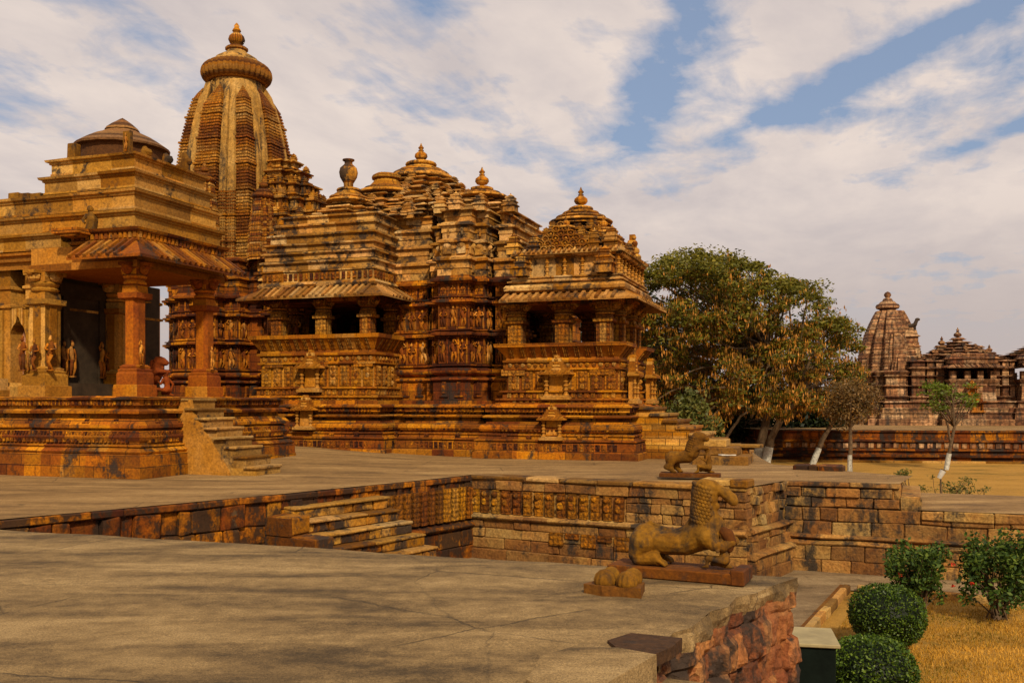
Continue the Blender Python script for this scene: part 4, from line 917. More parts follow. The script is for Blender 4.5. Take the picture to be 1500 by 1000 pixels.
def masonry(mb, p0, p1, z0, z1, courses, bw, off=0.0, dep=.3, var=.03, seed=1, cham=.018, skip=0.0):
    """courses of individual stones on the line p0-p1 (outer face to the right of the direction)"""
    p0 = Vector(p0[:2]); p1 = Vector(p1[:2]); d = p1-p0; L = d.length; a = math.atan2(d.y, d.x); r = random.Random(seed)
    M0 = Matrix.Translation((p0.x, p0.y, 0)) @ Matrix.Rotation(a, 4, 'Z'); mb.M = M0; z = z0
    hs = [c*r.uniform(.85, 1.15) for c in courses]; k = (z1-z0)/sum(hs)
    for h in hs:
        h *= k; x = 0
        while x < L-.01:
            w = bw*r.uniform(.55, 1.6)
            if x+w > L-.12: w = L-x
            o = off+r.uniform(-var, var)
            mb.cbox(x+.005, x+w-.006, -o-.0, dep, z+.005, z+h-.005, cham*r.uniform(.7, 1.5))
            x += w
        z += h
    mb.box(.03, L-.03, -off+var+.02, dep+.06, z0, z1-.02, .0); mb.M = None
def wall_mould(mb, p0, p1, prof, seg=.7):
    mb.sweep([p0, p1], prof, closed=False, seg=seg)
def roundm(z0, z1, o, r): 
    n = 6; return [(z0, -.1)]+[(z0+(z1-z0)*i/n, o+r*math.sin(PI*i/n)) for i in range(n+1)]+[(z1, -.1), (z0, -.1)]
# left (blackened) wall and the part behind the steps
wl = thing('terrace_wall', 'blackened rubble wall along the left edge of the terrace', 'wall', (0, 0, 0))
mb = MB(140)
masonry(mb, A00, A, GZ-.1, -.13, [.34]*5, .5, 0, .35, .05, 3); masonry(mb, A, Bp, GZ-.1, -.13, [.36, .3, .34, .3, .4], .42, 0, .35, .06, 4)
mb.build('wall', M_TERD, wl, .045, 5)
mb = MB(141); masonry(mb, A00, A, -.14, -.008, [.13], 1.1, .05, .5, .02, 5); masonry(mb, A, Bp, -.14, -.008, [.13], 1.0, .05, .5, .02, 6); mb.build('coping', M_TERD, wl, .015, 3)
wc = thing('terrace_wall', 'dark pilastered terrace wall rising beside the broad steps', 'wall', (0, 0, 0))
mb = MB(142)
masonry(mb, Bp, Cp, GZ-.1, -1.25, [.3, .3], .6, .10, .4, .03, 7); masonry(mb, Bp, Cp, -1.05, -.13, [.8, .15], .24, 0, .4, .04, 8); mb.build('wall', M_TERD, wc, .012, 3)
mb = MB(143); wall_mould(mb, Bp, Cp, roundm(-1.24, -1.06, .04, .14)); masonry(mb, Bp, Cp, -.14, -.008, [.13], .9, .05, .5, .02, 9); mb.build('coping', M_TERD, wc, .012, 3)
mb = MB(144)
for x, y, a, st in along([Bp.lerp(Cp, .47), Cp], .27): mb = MB(int(x*91)); put_box(mb, x, y, a, st*.62, -1.0, -.26, .03, .09); mb.build('carved_pilaster', M_TERC, wc, .015, 5)
# broad steps down into the sunken court
stt = thing('stone_steps', 'broad worn stone steps descending from the terrace into the sunken court', 'steps', (0, 0, 0))
dS = (Cp-Bp).normalized(); nS = Vector((dS.y, -dS.x)); n = 8; rise = -GZ/ n; run = .27
p0 = Bp+dS*.02; L = 2.5
for i in range(1, n):
    a = p0+dS*(.0+.02*i); b = p0+dS*(L+.075*i); q = nS*run*i
    mb = MB(150+i); old = a
    masonry(mb, a+q, b+q, -rise*(i+1)+.0 if i < n-1 else GZ-.05, -rise*i-.06, [rise], .42, 0, run+.12, .02, 20+i)
    for q_ in range(len(mb.mi)): mb.mi[q_] = 1
    an = math.atan2(dS.y, dS.x); mb.M = Matrix.Translation((a.x+q.x, a.y+q.y, 0)) @ Matrix.Rotation(an, 4, 'Z'); LL = (b-a).length; x = 0
    while x < LL-.1:
        w = min(R.uniform(.7, 1.3), LL-x); w = LL-x if LL-x-w < .3 else w
        mb.cbox(x+.004, x+w-.004, -.05+R.uniform(-.015, .015), run+.06, -rise*i-.055, -rise*i+R.uniform(-.006, .006), .018); x += w
    mb.M = None; mb.build('step', [M_STEP, M_RISE], stt, .025, 4.0)
mb = MB(157)
for i in range(1, n): mb.box(0, .1, 0, .1, 0, .1) if False else None
a0 = p0-dS*.62; masonry(mb, p0+nS*2.1, p0, GZ-.05, -1.30, [.3, .3], .4, .04, .4, .03, 33); masonry(mb, p0+nS*1.3, p0, -1.30, -.70, [.3, .3], .36, .03, .4, .03, 34); masonry(mb, p0+nS*.7, p0, -.70, -.36, [.3], .36, .02, .4, .03, 35)
mb.build('side_block', M_RISE, stt, .03, 5)
# front wall of the court
wf = thing('terrace_wall', 'ochre terrace front wall with carved panels and a half-round moulding', 'wall', (0, 0, 0))
mb = MB(160); m1 = Cp.lerp(Dp, .60)
masonry(mb, Cp, Dp, GZ-.1, -1.70, [.14], .7, .12, .4, .02, 40); masonry(mb, Cp, Dp, -1.70, -1.02, [.26, .22, .2], .62, .05, .4, .02, 41)
masonry(mb, m1, Dp, -.88, -.32, [.2, .24, .14], .36, .0, .4, .035, 42); masonry(mb, Cp, Dp, -.32, -.10, [.2], .55, .02, .4, .03, 43); masonry(mb, Cp, m1, -.88, -.32, [.5], .3, -.03, .4, .01, 44)
mb.build('wall', M_TERW, wf, .03, 5)
mb = MB(161); wall_mould(mb, Cp, Dp, roundm(-1.03, -.87, .02, .13)); mb.build('moulding', M_TERW, wf, .012, 3)
mb = MB(162); masonry(mb, Cp, Dp, -.10, .012, [.1], 1.4, .07, .55, .02, 45, .03); mb.cbox
dd = (Dp-Cp).normalized(); mb.M = Matrix.Translation((Dp.x, Dp.y, 0)) @ Matrix.Rotation(math.atan2(dd.y, dd.x), 4, 'Z'); mb.cbox(-1.0, -.02, -.10, .50, .0, .13, .03); mb.cbox(-.34, .03, -.12, .46, -.02, .15, .03); mb.M = None
mb.build('coping', M_STEP, wf, .018, 3)
for i, (x, y, a, st) in enumerate(along([Cp, m1], .29)):
    mb = MB(i); put_box(mb, x, y, a, st*.66, -.86, -.33, .0, .05+.02*(i % 2)); mb.ball((x+math.sin(a)*.07, y-math.cos(a)*.07, -.6), (.08, .03, .08), 8, 5); mb.ball((x+math.sin(a)*.07, y-math.cos(a)*.07, -.42), (.07, .03, .07), 8, 5); mb.build('carved_panel', M_TERC, wf, .012, 5)
for i, (x, y, a, st) in enumerate(along([Cp.lerp(Dp, .32), Cp.lerp(Dp, .62)], .4)): mb = MB(i+40); put_box(mb, x, y, a, st*.85, -1.48+.16*(i % 2), -1.2, .06, .04); mb.build('carved_panel', M_TERC, wf, .012, 5)
we = thing('terrace_wall', 'crumbling carved return wall of the court running back from the corner', 'wall', (0, 0, 0))
mb = MB(165)
masonry(mb, Dp, Ep, -.86, -.02, [.2, .22, .2, .14], .3, 0, .3, .06, 46); masonry(mb, Dp, Ep, -1.35, -.86, [.2, .2], .4, .12, .4, .04, 47); masonry(mb, Dp, Ep, GZ-.1, -1.35, [.2, .2], .5, .26, .5, .04, 48)
mb.build('wall', M_TERW, we, .06, 5)
mb = MB(166); wall_mould(mb, Dp, Ep, roundm(-.98, -.84, .06, .12)); wall_mould(mb, Dp, Ep, roundm(-1.46, -1.3, .18, .12)); mb.build('moulding', M_TERW, we, .04, 4)
wr = thing('terrace_wall', 'patched ochre block wall behind the leafy shrubs on the right', 'wall', (0, 0, 0))
mb = MB(168); Hp = Ep+(Fp-Ep).normalized()*9.5; m2 = Ep+(Fp-Ep).normalized()*2.75
masonry(mb, Ep, Fp, -.55, -.12, [.2, .22], .45, 0, .4, .035, 50); masonry(mb, Fp, Fp+(Fp-Ep).normalized()*.42, -.56, -.28, [.2], .45, 0, .4, .035, 55); masonry(mb, Ep, Hp, -1.16, -.552, [.3, .27], .52, 0, .4, .025, 51); masonry(mb, Ep, Hp, GZ-.1, -1.36, [.24, .28], .6, .14, .5, .02, 52)
mb.build('wall', M_TERW, wr, .035, 4)
mb = MB(169); masonry(mb, Ep, Fp, -.12, -.005, [.12], .9, .04, .5, .02, 53); wall_mould(mb, Ep, Hp, roundm(-1.24, -1.13, .04, .10)); wall_mould(mb, Ep, Hp, [(-1.36, -.1), (-1.36, .16), (-1.32, .18), (-1.25, .05), (-1.25, -.1), (-1.36, -.1)]); masonry(mb, m2, Hp, -.75, -.545, [.2], .6, .06, .5, .03, 54)
mb.build('moulding', M_TERW, wr, .03, 4)
# lower slab and two low steps at the right end of the terrace
bv = Vector((ST, CT)); eu = (Fp-Ep).normalized()
s1 = thing('stone_steps', 'two low paving steps at the right end of the terrace', 'steps', (0, 0, 0))
mb = MB(170); an = math.atan2(eu.y, eu.x); mb.M = Matrix.Translation((Fp.x, Fp.y, 0)) @ Matrix.Rotation(an, 4, 'Z')
mb.cbox(-.15, .02, .05, 2.6, -.4, -.004, .02); mb.cbox(.02, .42, .03, 3.0, -.6, -.26, .02); mb.M = None; mb.build('step', M_TERW, s1, .014, 2)
lo = Ep+eu*2.7; sheet('lower_terrace', [lo, Hp+eu*3, Hp+eu*3+bv*4.3, lo+bv*4.2], -.53, M_TERR, lambda x, y: .01*noise.noise(Vector((x, y, 0))), .8)
mb = MB(171); masonry(mb, (7.15, 24.35), (8.22, 23.75), -.5, .13, [.3, .2], .4, 0, .45, .03, 60); masonry(mb, (8.22, 23.75), (8.5, 24.6), -.5, .13, [.3, .2], .4, 0, .5, .03, 61)
tag(mb.build('low_kerb_wall', M_TERD, None, .02, 3), 'short dark low wall at the far edge of the terrace before the dry lawn', 'wall')
# steps and bench right of the porch stair
b0 = gnd(1062, 681, 0)
bs = thing('stone_steps', 'pair of stone steps half hidden behind the farther lion statue', 'steps', (b0.x, b0.y, 0), -TH)
mb = MB(172); mb.cbox(-.9, .62, 0, 1.6, -.3, .24, .02); mb.cbox(-.9, .28, .35, 1.7, .24, .46, .02); mb.cbox(-.9, -.05, .7, 1.8, .46, .66, .02); mb.build('step', M_STEP, bs, .012, 2)
g0 = gnd(1090, 676, 0); bn = thing('stone_bench', 'flat stone slab bench on a thick leg beside the steps', 'bench', (g0.x, g0.y, 0), -TH)
mb = MB(173); mb.cbox(-.85, .5, -.1, .5, .40, .50, .02); mb.build('slab', M_STEP, bn, .012, 2); mb = MB(174); mb.cbox(-.06, .12, 0, .4, -.1, .40, .02); mb.build('leg', M_TERD, bn)
mb = MB(175); pc = gnd(1056, 664, .5); mb.cbox(-.22, .2, -.12, .12, .0, .03, .01); o = mb.build('cloth', M_CLOTH, None, .03, 5, loc=(b0.x+.12, b0.y+.25, .25)); o.rotation_euler = (0, 0, .2); tag(o, 'pale folded cloth lying on the low stone steps', 'cloth')
# ------------------------------------------------------------------ near platform
Qc = Vector((2.79, 9.33))
EDGE = [Qc, Vector((2.42, 8.92)), Vector((2.16, 8.52)), Vector((1.95, 8.32)), Vector((1.80, 7.95)), Vector((1.62, 7.78)), Vector((1.36, 7.26)), Vector((1.20, 7.1)), Vector((1.02, 6.62))]
SLB = [Vector((.96, 6.46)), Vector((.62, 5.78)), Vector((-.2, 4.2))]
PLAT = [Vector((-11.5, 14.55)), Vector((-14, 9)), Vector((-14, -4)), Vector((-.5, -4)), Vector((-.5, 4.2))]+SLB[::-1]+EDGE[::-1]
def pz(x, y): return .018*noise.noise(Vector((x*.55, y*.55, 3)))+.012*noise.noise(Vector((x*1.6, y*1.6, 7)))
sheet('platform', [p for p in PLAT], 0, M_SLAB, pz, .33)
nw = thing('platform_wall', 'ragged broken red stone wall at the edge of the near platform', 'wall', (0, 0, 0))
mb = MB(180); dq = (Vector((-11.5, 14.55))-Qc).normalized(); pts = list(EDGE)[::-1]+[Qc+dq*.8]; _ = 0          # from near to far; outside is to the right
import bmesh
def rubble(mb, path, z0, z1, seed, amp):
    """continuous broken stone face: sunk joints between uneven stones, ragged overhanging top"""
    P = []; st_ = .032
    for a, b in zip(path, path[1:]):
        n = max(1, int((b-a).length/st_))
        for i in range(n): P.append(a.lerp(b, i/n))
    P.append(path[-1]); nz = 58; rows = []; tt = []
    for j in range(nz+1):
        z = z1-(z1-z0)*j/nz; row = []; tr_ = []
        for i, p in enumerate(P):
            a = P[max(0, i-3)]; b = P[min(len(P)-1, i+3)]; d = (b-a).normalized(); nn = Vector((d.y, -d.x))
            s = Vector((i*st_, seed, z)); w = s+noise.noise_vector(s*2.6)*.05+noise.noise_vector(s*9)*.012
            row_ = math.floor((w.z+9)/.29); ww = .34+.22*noise.cell(Vector((row_*1.7+.3, .5, .5))); cx_ = (w.x+noise.cell(Vector((row_*3.1+.3, .5, 2.5)))*.5)/ww; ci = math.floor(cx_)
            e = min(1, min((cx_-ci)*ww, (1-cx_+ci)*ww, ((w.z+9)/.29-row_)*.29, (1-(w.z+9)/.29+row_)*.29)/.045)
            h = .5+.5*noise.cell(Vector((ci*2.3+.4, row_*1.9+.2, .5)))
            q = .03+.10*(h-.5)-.05*(1-e)**1.5+amp*noise.fractal(s*4.5, 1.0, 2.0, 5)*.30+.012*noise.noise(s*26)+.04*noise.noise(Vector((s.x*3+h*9, h*20, s.z*3)))
            f = min(1, j/4.0); q = q*f-.035*min(1, max(0, j-2)/3)
            if j < 3: q += .02*noise.noise(s*9)
            row.append(mb.av((p.x+nn.x*q, p.y+nn.y*q, z+(pz(p.x, p.y) if j < 2 else .02*noise.noise(s*6)))))
            tr_.append(h)
        rows.append(row); tt.append(tr_)
    for j, (A_, B_) in enumerate(zip(rows, rows[1:])):
        for i in range(len(A_)-1): mb.face((A_[i], B_[i], B_[i+1], A_[i+1]), .35 if j < 3 else .2+.5*tt[j][i]); mb.mi[-1] = 1 if j < 4+2*noise.noise(Vector((i*.11, 0, 0))) else 0
rubble(mb, pts, GZ-.1, .0, 5, .10); mb.build('wall', [M_ROCK, M_SLAB], nw)
for me in (nw.children[0].data,):
    for p in me.polygons: p.use_smooth = False
back = thing('platform_wall', 'far retaining wall of the near platform facing the sunken court', 'wall', (0, 0, 0))
mb = MB(181); q0 = Qc+dq*.7; masonry(mb, q0, (-11.5, 14.55), GZ-.1, -.12, [.3]*5, .6, 0, .35, .03, 70); masonry(mb, q0, (-11.5, 14.55), -.11, -.012, [.1], 1.0, .02, .4, .015, 71); mb.build('wall', M_ROCK, back, .012, 3)
mb = MB(182)                                            # loose edge slabs of the platform
def slab_prism(mb, pts, z0, z1):
    a = [mb.av((p[0], p[1], z1)) for p in pts]; b = [mb.av((p[0], p[1], z0)) for p in pts]; t = mb.r.random(); mb.face(a, t); mb.face(b[::-1], t)
    for i in range(len(pts)): mb.face((a[i], b[i], b[(i+1) % len(pts)], a[(i+1) % len(pts)]), t)
G2 = lambda px, py, z=0: gnd(px, py, z)[:2]
slab_prism(mb, [G2(772, 1003), G2(792, 968), G2(835, 954), G2(905, 955), G2(962, 966), G2(897, 1003), G2(850, 1040)][::-1], -.16, .034)
o = mb.build('edge_slab', M_SLAB, nw, .006, 3)
mb = MB(183); mb.M = None; slab_prism(mb, [G2(890, 940), G2(925, 930), G2(1000, 937), G2(985, 950), G2(958, 963), G2(905, 954)][::-1], -.07, .016); mb.build('edge_slab', stone('dark_edge_slab', [(.09, .06, .032), (.15, .10, .052), (.24, .165, .085)], .5, None, bumpd=.05), nw, .01, 3)
mb = MB(184); slab_prism(mb, [(.4, -3), (.4, 4.6), (.62, 5.55), (1.05, 6.5), (1.45, 6.3), (1.25, 5.2), (1.2, -3)], -.55, -.17); tag(mb.build('lower_step', M_SLAB, None, .01, 3), None, None, None, 'structure')
for px, py, s in ((1215, 930, .11), (1224, 908, .09)): pass
# ------------------------------------------------------------------ ground, path, lawn
sheet('ground', [(-700, -60), (700, -60), (700, 1500), (-700, 1500)], GZ-.03, M_GRASS)
sheet('path', [(-13, 16), (2.6, 9.0), (1.4, 8.6), (6.5, 18.6), (14.0, 14.7), (16.4, 18), (6.2, 21.8), (-.98, 23.5), (-13, 20)], GZ, M_PATH, lambda x, y: .012*noise.noise(Vector((x*.7, y*.7, 1))), .6)
kb = thing('kerb', 'low stone kerb between the path and the dry lawn', 'kerb', (0, 0, 0))
mb = MB(190); masonry(mb, (1.9, 9.6), (6.55, 18.5), GZ-.05, GZ+.13, [.2], .8, 0, .13, .012, 80); mb.build('kerb_stone', M_STEP, kb, .01, 3)
mb = MB(191); masonry(mb, (6.65, 18.45), (14.0, 14.55), GZ-.05, GZ+.12, [.2], .8, 0, .13, .012, 81); mb.build('kerb_stone', M_STEP, kb, .01, 3)
# ------------------------------------------------------------------ junction box
eb = thing('junction_box', 'dark green metal box with pale flat lid beside the near platform wall', 'utility box', (3.02, 10.45, GZ), math.radians(-12))
mb = MB(200); mb.cbox(-.5, .5, 0, .72, -.05, .98, .015); mb.build('cabinet', M_DKGRN, eb)
mb = MB(201); mb.cbox(-.54, .54, -.04, .77, .98, 1.02, .008); mb.build('lid', M_BOXTOP, eb, .004, 3)
# ------------------------------------------------------------------ statues (one voxel-fused stone body each)
def fused(name, mb, mat, parent, vox=.016, it=6):
    o = mb.build(name, mat, parent, 0, 1, True)
    r = o.modifiers.new('fuse', 'REMESH'); r.mode = 'VOXEL'; r.voxel_size = vox; r.use_smooth_shade = True
    s = o.modifiers.new('soften', 'SMOOTH'); s.factor = .5; s.iterations = it
    return o
def limb(mb, pts, rad, n=10): mb.tube(pts, rad, n); [mb.ball(p, r, 10, 7) for p, r in zip(pts, rad)]
M_SLABD = stone('dark_base_stone', [(.08, .036, .013), (.17, .085, .03), (.28, .155, .055)], .6, None, 0, stretch=1, tk=.3)
# near lion: lies on a slab, a small kneeling figure under its chest. x along the slab, z up from the slab
def P1(cx, cy, y=0.0): return Vector(((cx-620)*.00119+.055, y, (832-cy)*.001195))
k1 = .00125
ln = thing('lion_statue', 'large reclining stone lion with grooved mane and long snout above a kneeling figure', 'statue', (1.66, 9.33, .115), math.radians(-25))
mb = MB(210)
limb(mb, [P1(268, 610), P1(420, 640), P1(600, 640), P1(740, 560), P1(800, 480)], [118*k1, 106*k1, 100*k1, 128*k1, 124*k1], 14)
limb(mb, [P1(780, 480), P1(748, 340), P1(765, 220)], [120*k1, 106*k1, 98*k1], 14)
mb.ball(P1(762, 200), (112*k1, 104*k1, 112*k1), 14, 10); mb.ball(P1(802, 240), (66*k1, 92*k1, 80*k1), 14, 10); mb.ball(P1(812, 152), (70*k1, 84*k1, 60*k1), 12, 9)
limb(mb, [P1(860, 165), P1(918, 192), P1(975, 240), P1(992, 262)], [42*k1, 46*k1, 48*k1, 42*k1]); limb(mb, [P1(815, 300), P1(850, 312)], [46*k1, 34*k1])
for s in (-1, 1):
    mb.ball(P1(768, 130, s*.085), (.03, .03, .045), 8, 6); mb.ball(P1(838, 160, s*.062), .022, 8, 6); mb.ball(P1(985, 240, s*.03), .022, 7, 5)
    limb(mb, [P1(255, 640, s*.085), P1(215, 745, s*.11), P1(230, 790, s*.11)], [108*k1, 70*k1, 46*k1]); limb(mb, [P1(225, 785, s*.12), P1(370, 770, s*.12), P1(400, 790, s*.12)], [52*k1, 56*k1, 40*k1])
    for q in range(4): limb(mb, [P1(405, 780, s*.12+.028*(q-1.5)), P1(450, 805, s*.12+.03*(q-1.5)), P1(465, 822, s*.12+.03*(q-1.5))], [.022, .02, .012], 7)
    limb(mb, [P1(800, 560, s*.09), P1(860, 620, s*.12), P1(925, 640, s*.10), P1(985, 600, s*.07)], [92*k1, 56*k1, 44*k1, 40*k1])
    for q in range(3): limb(mb, [P1(985, 600, s*.07+.024*(q-1)), P1(1012, 615, s*.07+.026*(q-1))], [.02, .014], 6)
limb(mb, [P1(160, 660, .02), P1(175, 560, .05), P1(300, 480, .02), P1(420, 520, -.02), P1(520, 545, -.03), P1(610, 500, -.02), P1(655, 430, -.02)], [.024, .026, .024, .026, .026, .026, .022])
bd = fused('body', mb, M_LION, ln, .008, 3)
mb = MB(211)
# rows of grooved locks on the neck
for j in range(11):
    t = j/10
    for i in range(17):
        a = PI*(-.16+1.32*(i+.5*(j % 2))/16.5); c = P1(770+8*t, 450-300*t); r = (118-14*t)*k1
        p = Vector((c.x-math.sin(a)*r*.93, math.cos(a)*r*.88, c.z+.035*math.sin(a)))
        mb.ball(p, (.024, .024, .026), 7, 5)
mb.build('mane', M_LION, bd, 0, 1, True)
def kneeler(name, parent, S, O, hair=True, mat=M_LION, vox=.012):
    """small kneeling warrior, torso twisted back under the lion's paws; S scale, O origin"""
    V = lambda x, y, z: Vector(O)+Vector((x, y, z))*S
    mb = MB(220)
    limb(mb, [V(0, 0, .22), V(-.02, 0, .40), V(-.05, 0, .56), V(-.05, 0, .66)], [.115*S, .095*S, .125*S, .07*S], 12)
    mb.ball(V(-.06, 0, .80), (.095*S, .085*S, .115*S), 12, 9); mb.ball(V(-.15, 0, .78), .026*S, 7, 5)
    for s in (-1, 1):
        if s < 0: limb(mb, [V(.02, s*.09, .20), V(-.34, s*.10, .24), V(-.36, s*.10, .06), V(-.46, s*.10, .035)], [.09*S, .068*S, .048*S, .03*S])
        else: limb(mb, [V(.02, s*.09, .20), V(-.28, s*.10, .10), V(.06, s*.11, .05), V(.16, s*.11, .04)], [.09*S, .066*S, .048*S, .03*S])
        limb(mb, [V(-.06, s*.14, .58), V(-.10, s*.22, .42), V(-.24, s*.16, .50)] if s < 0 else [V(-.06, s*.14, .58), V(.06, s*.22, .42), V(.02, s*.18, .24)], [.058*S, .044*S, .034*S])
        e = V(-.24, -.16, .50) if s < 0 else V(.02, .18, .24)
        for q in range(4): limb(mb, [e, e+Vector((-.05, (.02*(q-1.5)), .02))*S], [.016*S, .011*S], 6)
    b = fused(name, mb, mat, parent, vox, 4)
    if hair:
        h = MB(221); limb(h, [V(-.02, 0, .84), V(.06, 0, .78), V(.12, 0, .62), V(.10, 0, .46)], [.115*S, .14*S, .13*S, .08*S], 10); fused('hair', h, M_SLABD, b, vox*.7, 8)
    return b
kneeler('kneeling_figure', ln, .45, (.43, -.06, .0))
mb = MB(222); mb.cbox(-.69, .62, -.24, .24, -.115, -.004, .012); mb.cbox(.52, .645, -.25, .20, -.118, .03, .012)
mb.build('base_slab', M_SLABD, ln, .010, 4)
ln.scale = (1, .96, .955)
# second lion, rearing over its opponent
def lion_up(loc, rz, S, label, mat, base=True):
    t = thing('lion_statue', label, 'statue', loc, rz)
    def V(cx, cy, y=0.0): return Vector(((cx-600)*.0016, y, (825-cy)*.0016))*S
    q = .0016*S; mb = MB(230)
    limb(mb, [V(320, 590), V(430, 590), V(560, 570), V(640, 500)], [100*q, 92*q, 105*q, 110*q], 14)
    limb(mb, [V(630, 480), V(650, 380), V(690, 300)], [115*q, 110*q, 95*q], 14)
    mb.ball(V(720, 265), (95*q, 85*q, 88*q), 14, 10); limb(mb, [V(780, 265), V(850, 290)], [70*q, 48*q]); limb(mb, [V(740, 340), V(780, 370)], [55*q, 36*q])
    for s in (-1, 1):
        mb.ball(V(700, 215, s*.1*S), (.03*S, .03*S, .05*S), 8, 6); mb.ball(V(790, 235, s*.075*S), .02*S, 7, 5); mb.ball(V(862, 275, s*.03*S), .02*S, 7, 5)
        o = 0 if s < 0 else 90
        limb(mb, [V(310, 620, s*.1*S), V(290+o, 700, s*.13*S), V(235+o*1.3, 730, s*.14*S)], [92*q, 62*q, 40*q]); limb(mb, [V(235+o*1.3, 730, s*.14*S), V(320+o, 760, s*.14*S), V(345+o, 800, s*.14*S)], [42*q, 44*q, 36*q])
        for k in range(4): limb(mb, [V(350+o, 790, s*.14*S+.03*S*(k-1.5)), V(395+o, 805, s*.14*S+.034*S*(k-1.5))], [.024*S, .018*S], 7)
        limb(mb, [V(620, 520, s*.12*S), V(680, 450, s*.15*S), V(760, 425, s*.12*S), V(850, 430, s*.08*S)], [72*q, 46*q, 38*q, 36*q])
        for k in range(3): limb(mb, [V(850, 430, s*.08*S+.026*S*(k-1)), V(890, 445, s*.08*S+.028*S*(k-1))], [.022*S, .015*S], 6)
    limb(mb, [V(235, 620), V(225, 560), V(300, 500), V(400, 495), V(480, 520)], [.022*S]*5)
    b = fused('body', mb, mat, t, .02*S, 6)
    mb = MB(231)
    for j in range(7):
        for i in range(11):
            a = PI*(.08+.84*i/10); c = V(640+8*j, 490-34*j); r = (122-3*j)*q
            p = Vector((c.x-.72*math.sin(a)*r-.01, math.cos(a)*r, c.z+.25*math.sin(a)*r)); mb.ball(p, (.036*S, .03*S, .04*S), 7, 5)
    mb.build('mane', mat, b, 0, 1, True)
    kneeler('kneeling_figure', t, .74*S, (.46*S, -.02, .0), False, mat, .016*S)
    if base: mb = MB(232); mb.cbox(-.74*S, .74*S, -.27*S, .27*S, -.10*S, .004, .012); mb.build('base_slab', M_SLABD, t, .012, 3)
    return t
l2 = gnd(1010, 695, 0)
lion_up((l2.x-.24, 21.3, .14), math.radians(-14), .90, 'smaller stone lion rearing over a crouched figure at the terrace corner', M_LION)
pl = Q.w(-1.75, 2.55, FZ)
lion_up((pl.x, pl.y, FZ+.02), -TH, .98, 'reddish stone lion standing inside the pillared shrine behind its column', M_LIOR)
# fragment with four ribbed domes
fd = gnd(902, 868, 0)
fr_ = thing('carved_stone_fragment', 'broken stone slab carrying four small ribbed domes on the near platform', 'carved stone', (fd.x, fd.y, 0), math.radians(-14))
mb = MB(240); slab_prism(mb, [(-.29, -.05), (-.10, -.17), (.05, -.15), (.24, -.20), (.25, .12), (.0, .2), (-.2, .16)], -.02, .085); mb.build('base_slab', M_SLABD, fr_, .02, 6)
for i, (x, y, r) in enumerate(((-.09, -.04, .105), (.11, -.08, .10), (.14, .09, .095), (-.06, .12, .09))):
    mb = MB(241+i); mb.lathe([(r*.8, .06, 1), (r*1.0, .10, 1), (r*1.0, .13, 1), (r*.85, .175, 1), (r*.5, .205, .7), (r*.12, .215, 0), (.001, .217, 0)], (x, y, 0), 60, 12, .13); mb.build('ribbed_dome', M_LION, fr_, .004, 5, True)
# ------------------------------------------------------------------ leaves
def leafcloud(mb, pts, size, r, droop=.0, flat=0.0, asp=.5, tf=None):
    for p in pts:
        s = size*r.uniform(.6, 1.4); d = Vector((r.gauss(0, 1), r.gauss(0, 1), r.gauss(0, 1)*(1-flat)-droop)).normalized(); u = Vector((r.gauss(0, 1), r.gauss(0, 1), r.gauss(0, 1)))
        a = d.cross(u).normalized()*s*asp; d = d*s; t = r.random() if tf is None else tf(p, r)
        i = [mb.av(x) for x in (p-d, p+a, p+d, p-a)]; mb.face(i, t)
def ball_pts(c, rad, n, r, shell=.55):
    out = []
    for _ in range(n):
        v = Vector((r.gauss(0, 1), r.gauss(0, 1), r.gauss(0, 1))).normalized(); q = r.uniform(shell, 1)**.6
        out.append(Vector(c)+Vector((v.x*rad[0], v.y*rad[1], v.z*rad[2]))*q)
    return out
def branch(mb, a, b, r0, r1, r, sag=.15, n=6):
    a, b = Vector(a), Vector(b); L = (b-a).length; pts = []
    off = Vector((r.gauss(0, 1), r.gauss(0, 1), r.gauss(0, 1)))*L*.07
    for i in range(n+1):
        t = i/n; p = a.lerp(b, t)+off*math.sin(PI*t)+Vector((0, 0, L*sag*math.sin(PI*t)))+Vector((r.gauss(0, 1), r.gauss(0, 1), 0))*L*.012; pts.append(p)
    pts[0] = a; mb.tube(pts, [r0+(r1-r0)*i/n for i in range(n+1)], 6, cap=False); return pts
def trunk_with_lime(tree, pts, rads, lime_h, zg):
    mb = MB(int(pts[0][0]*100) % 997); mb.tube(pts, rads, 9); o = mb.build('trunk', M_BARK, tree, .02, 4)
    if lime_h:
        a, b = Vector(pts[0]), Vector(pts[1]); d = (b-a).normalized(); e = a+d*(lime_h/max(.3, d.z)); mb = MB(2)
        mb.tube([a, a.lerp(e, .5), e], [rads[0]*1.06, rads[0]*1.03, rads[0]*.99], 10, cap=False); mb.build('limewash_band', M_LIME, o, .02, 4)
    return o
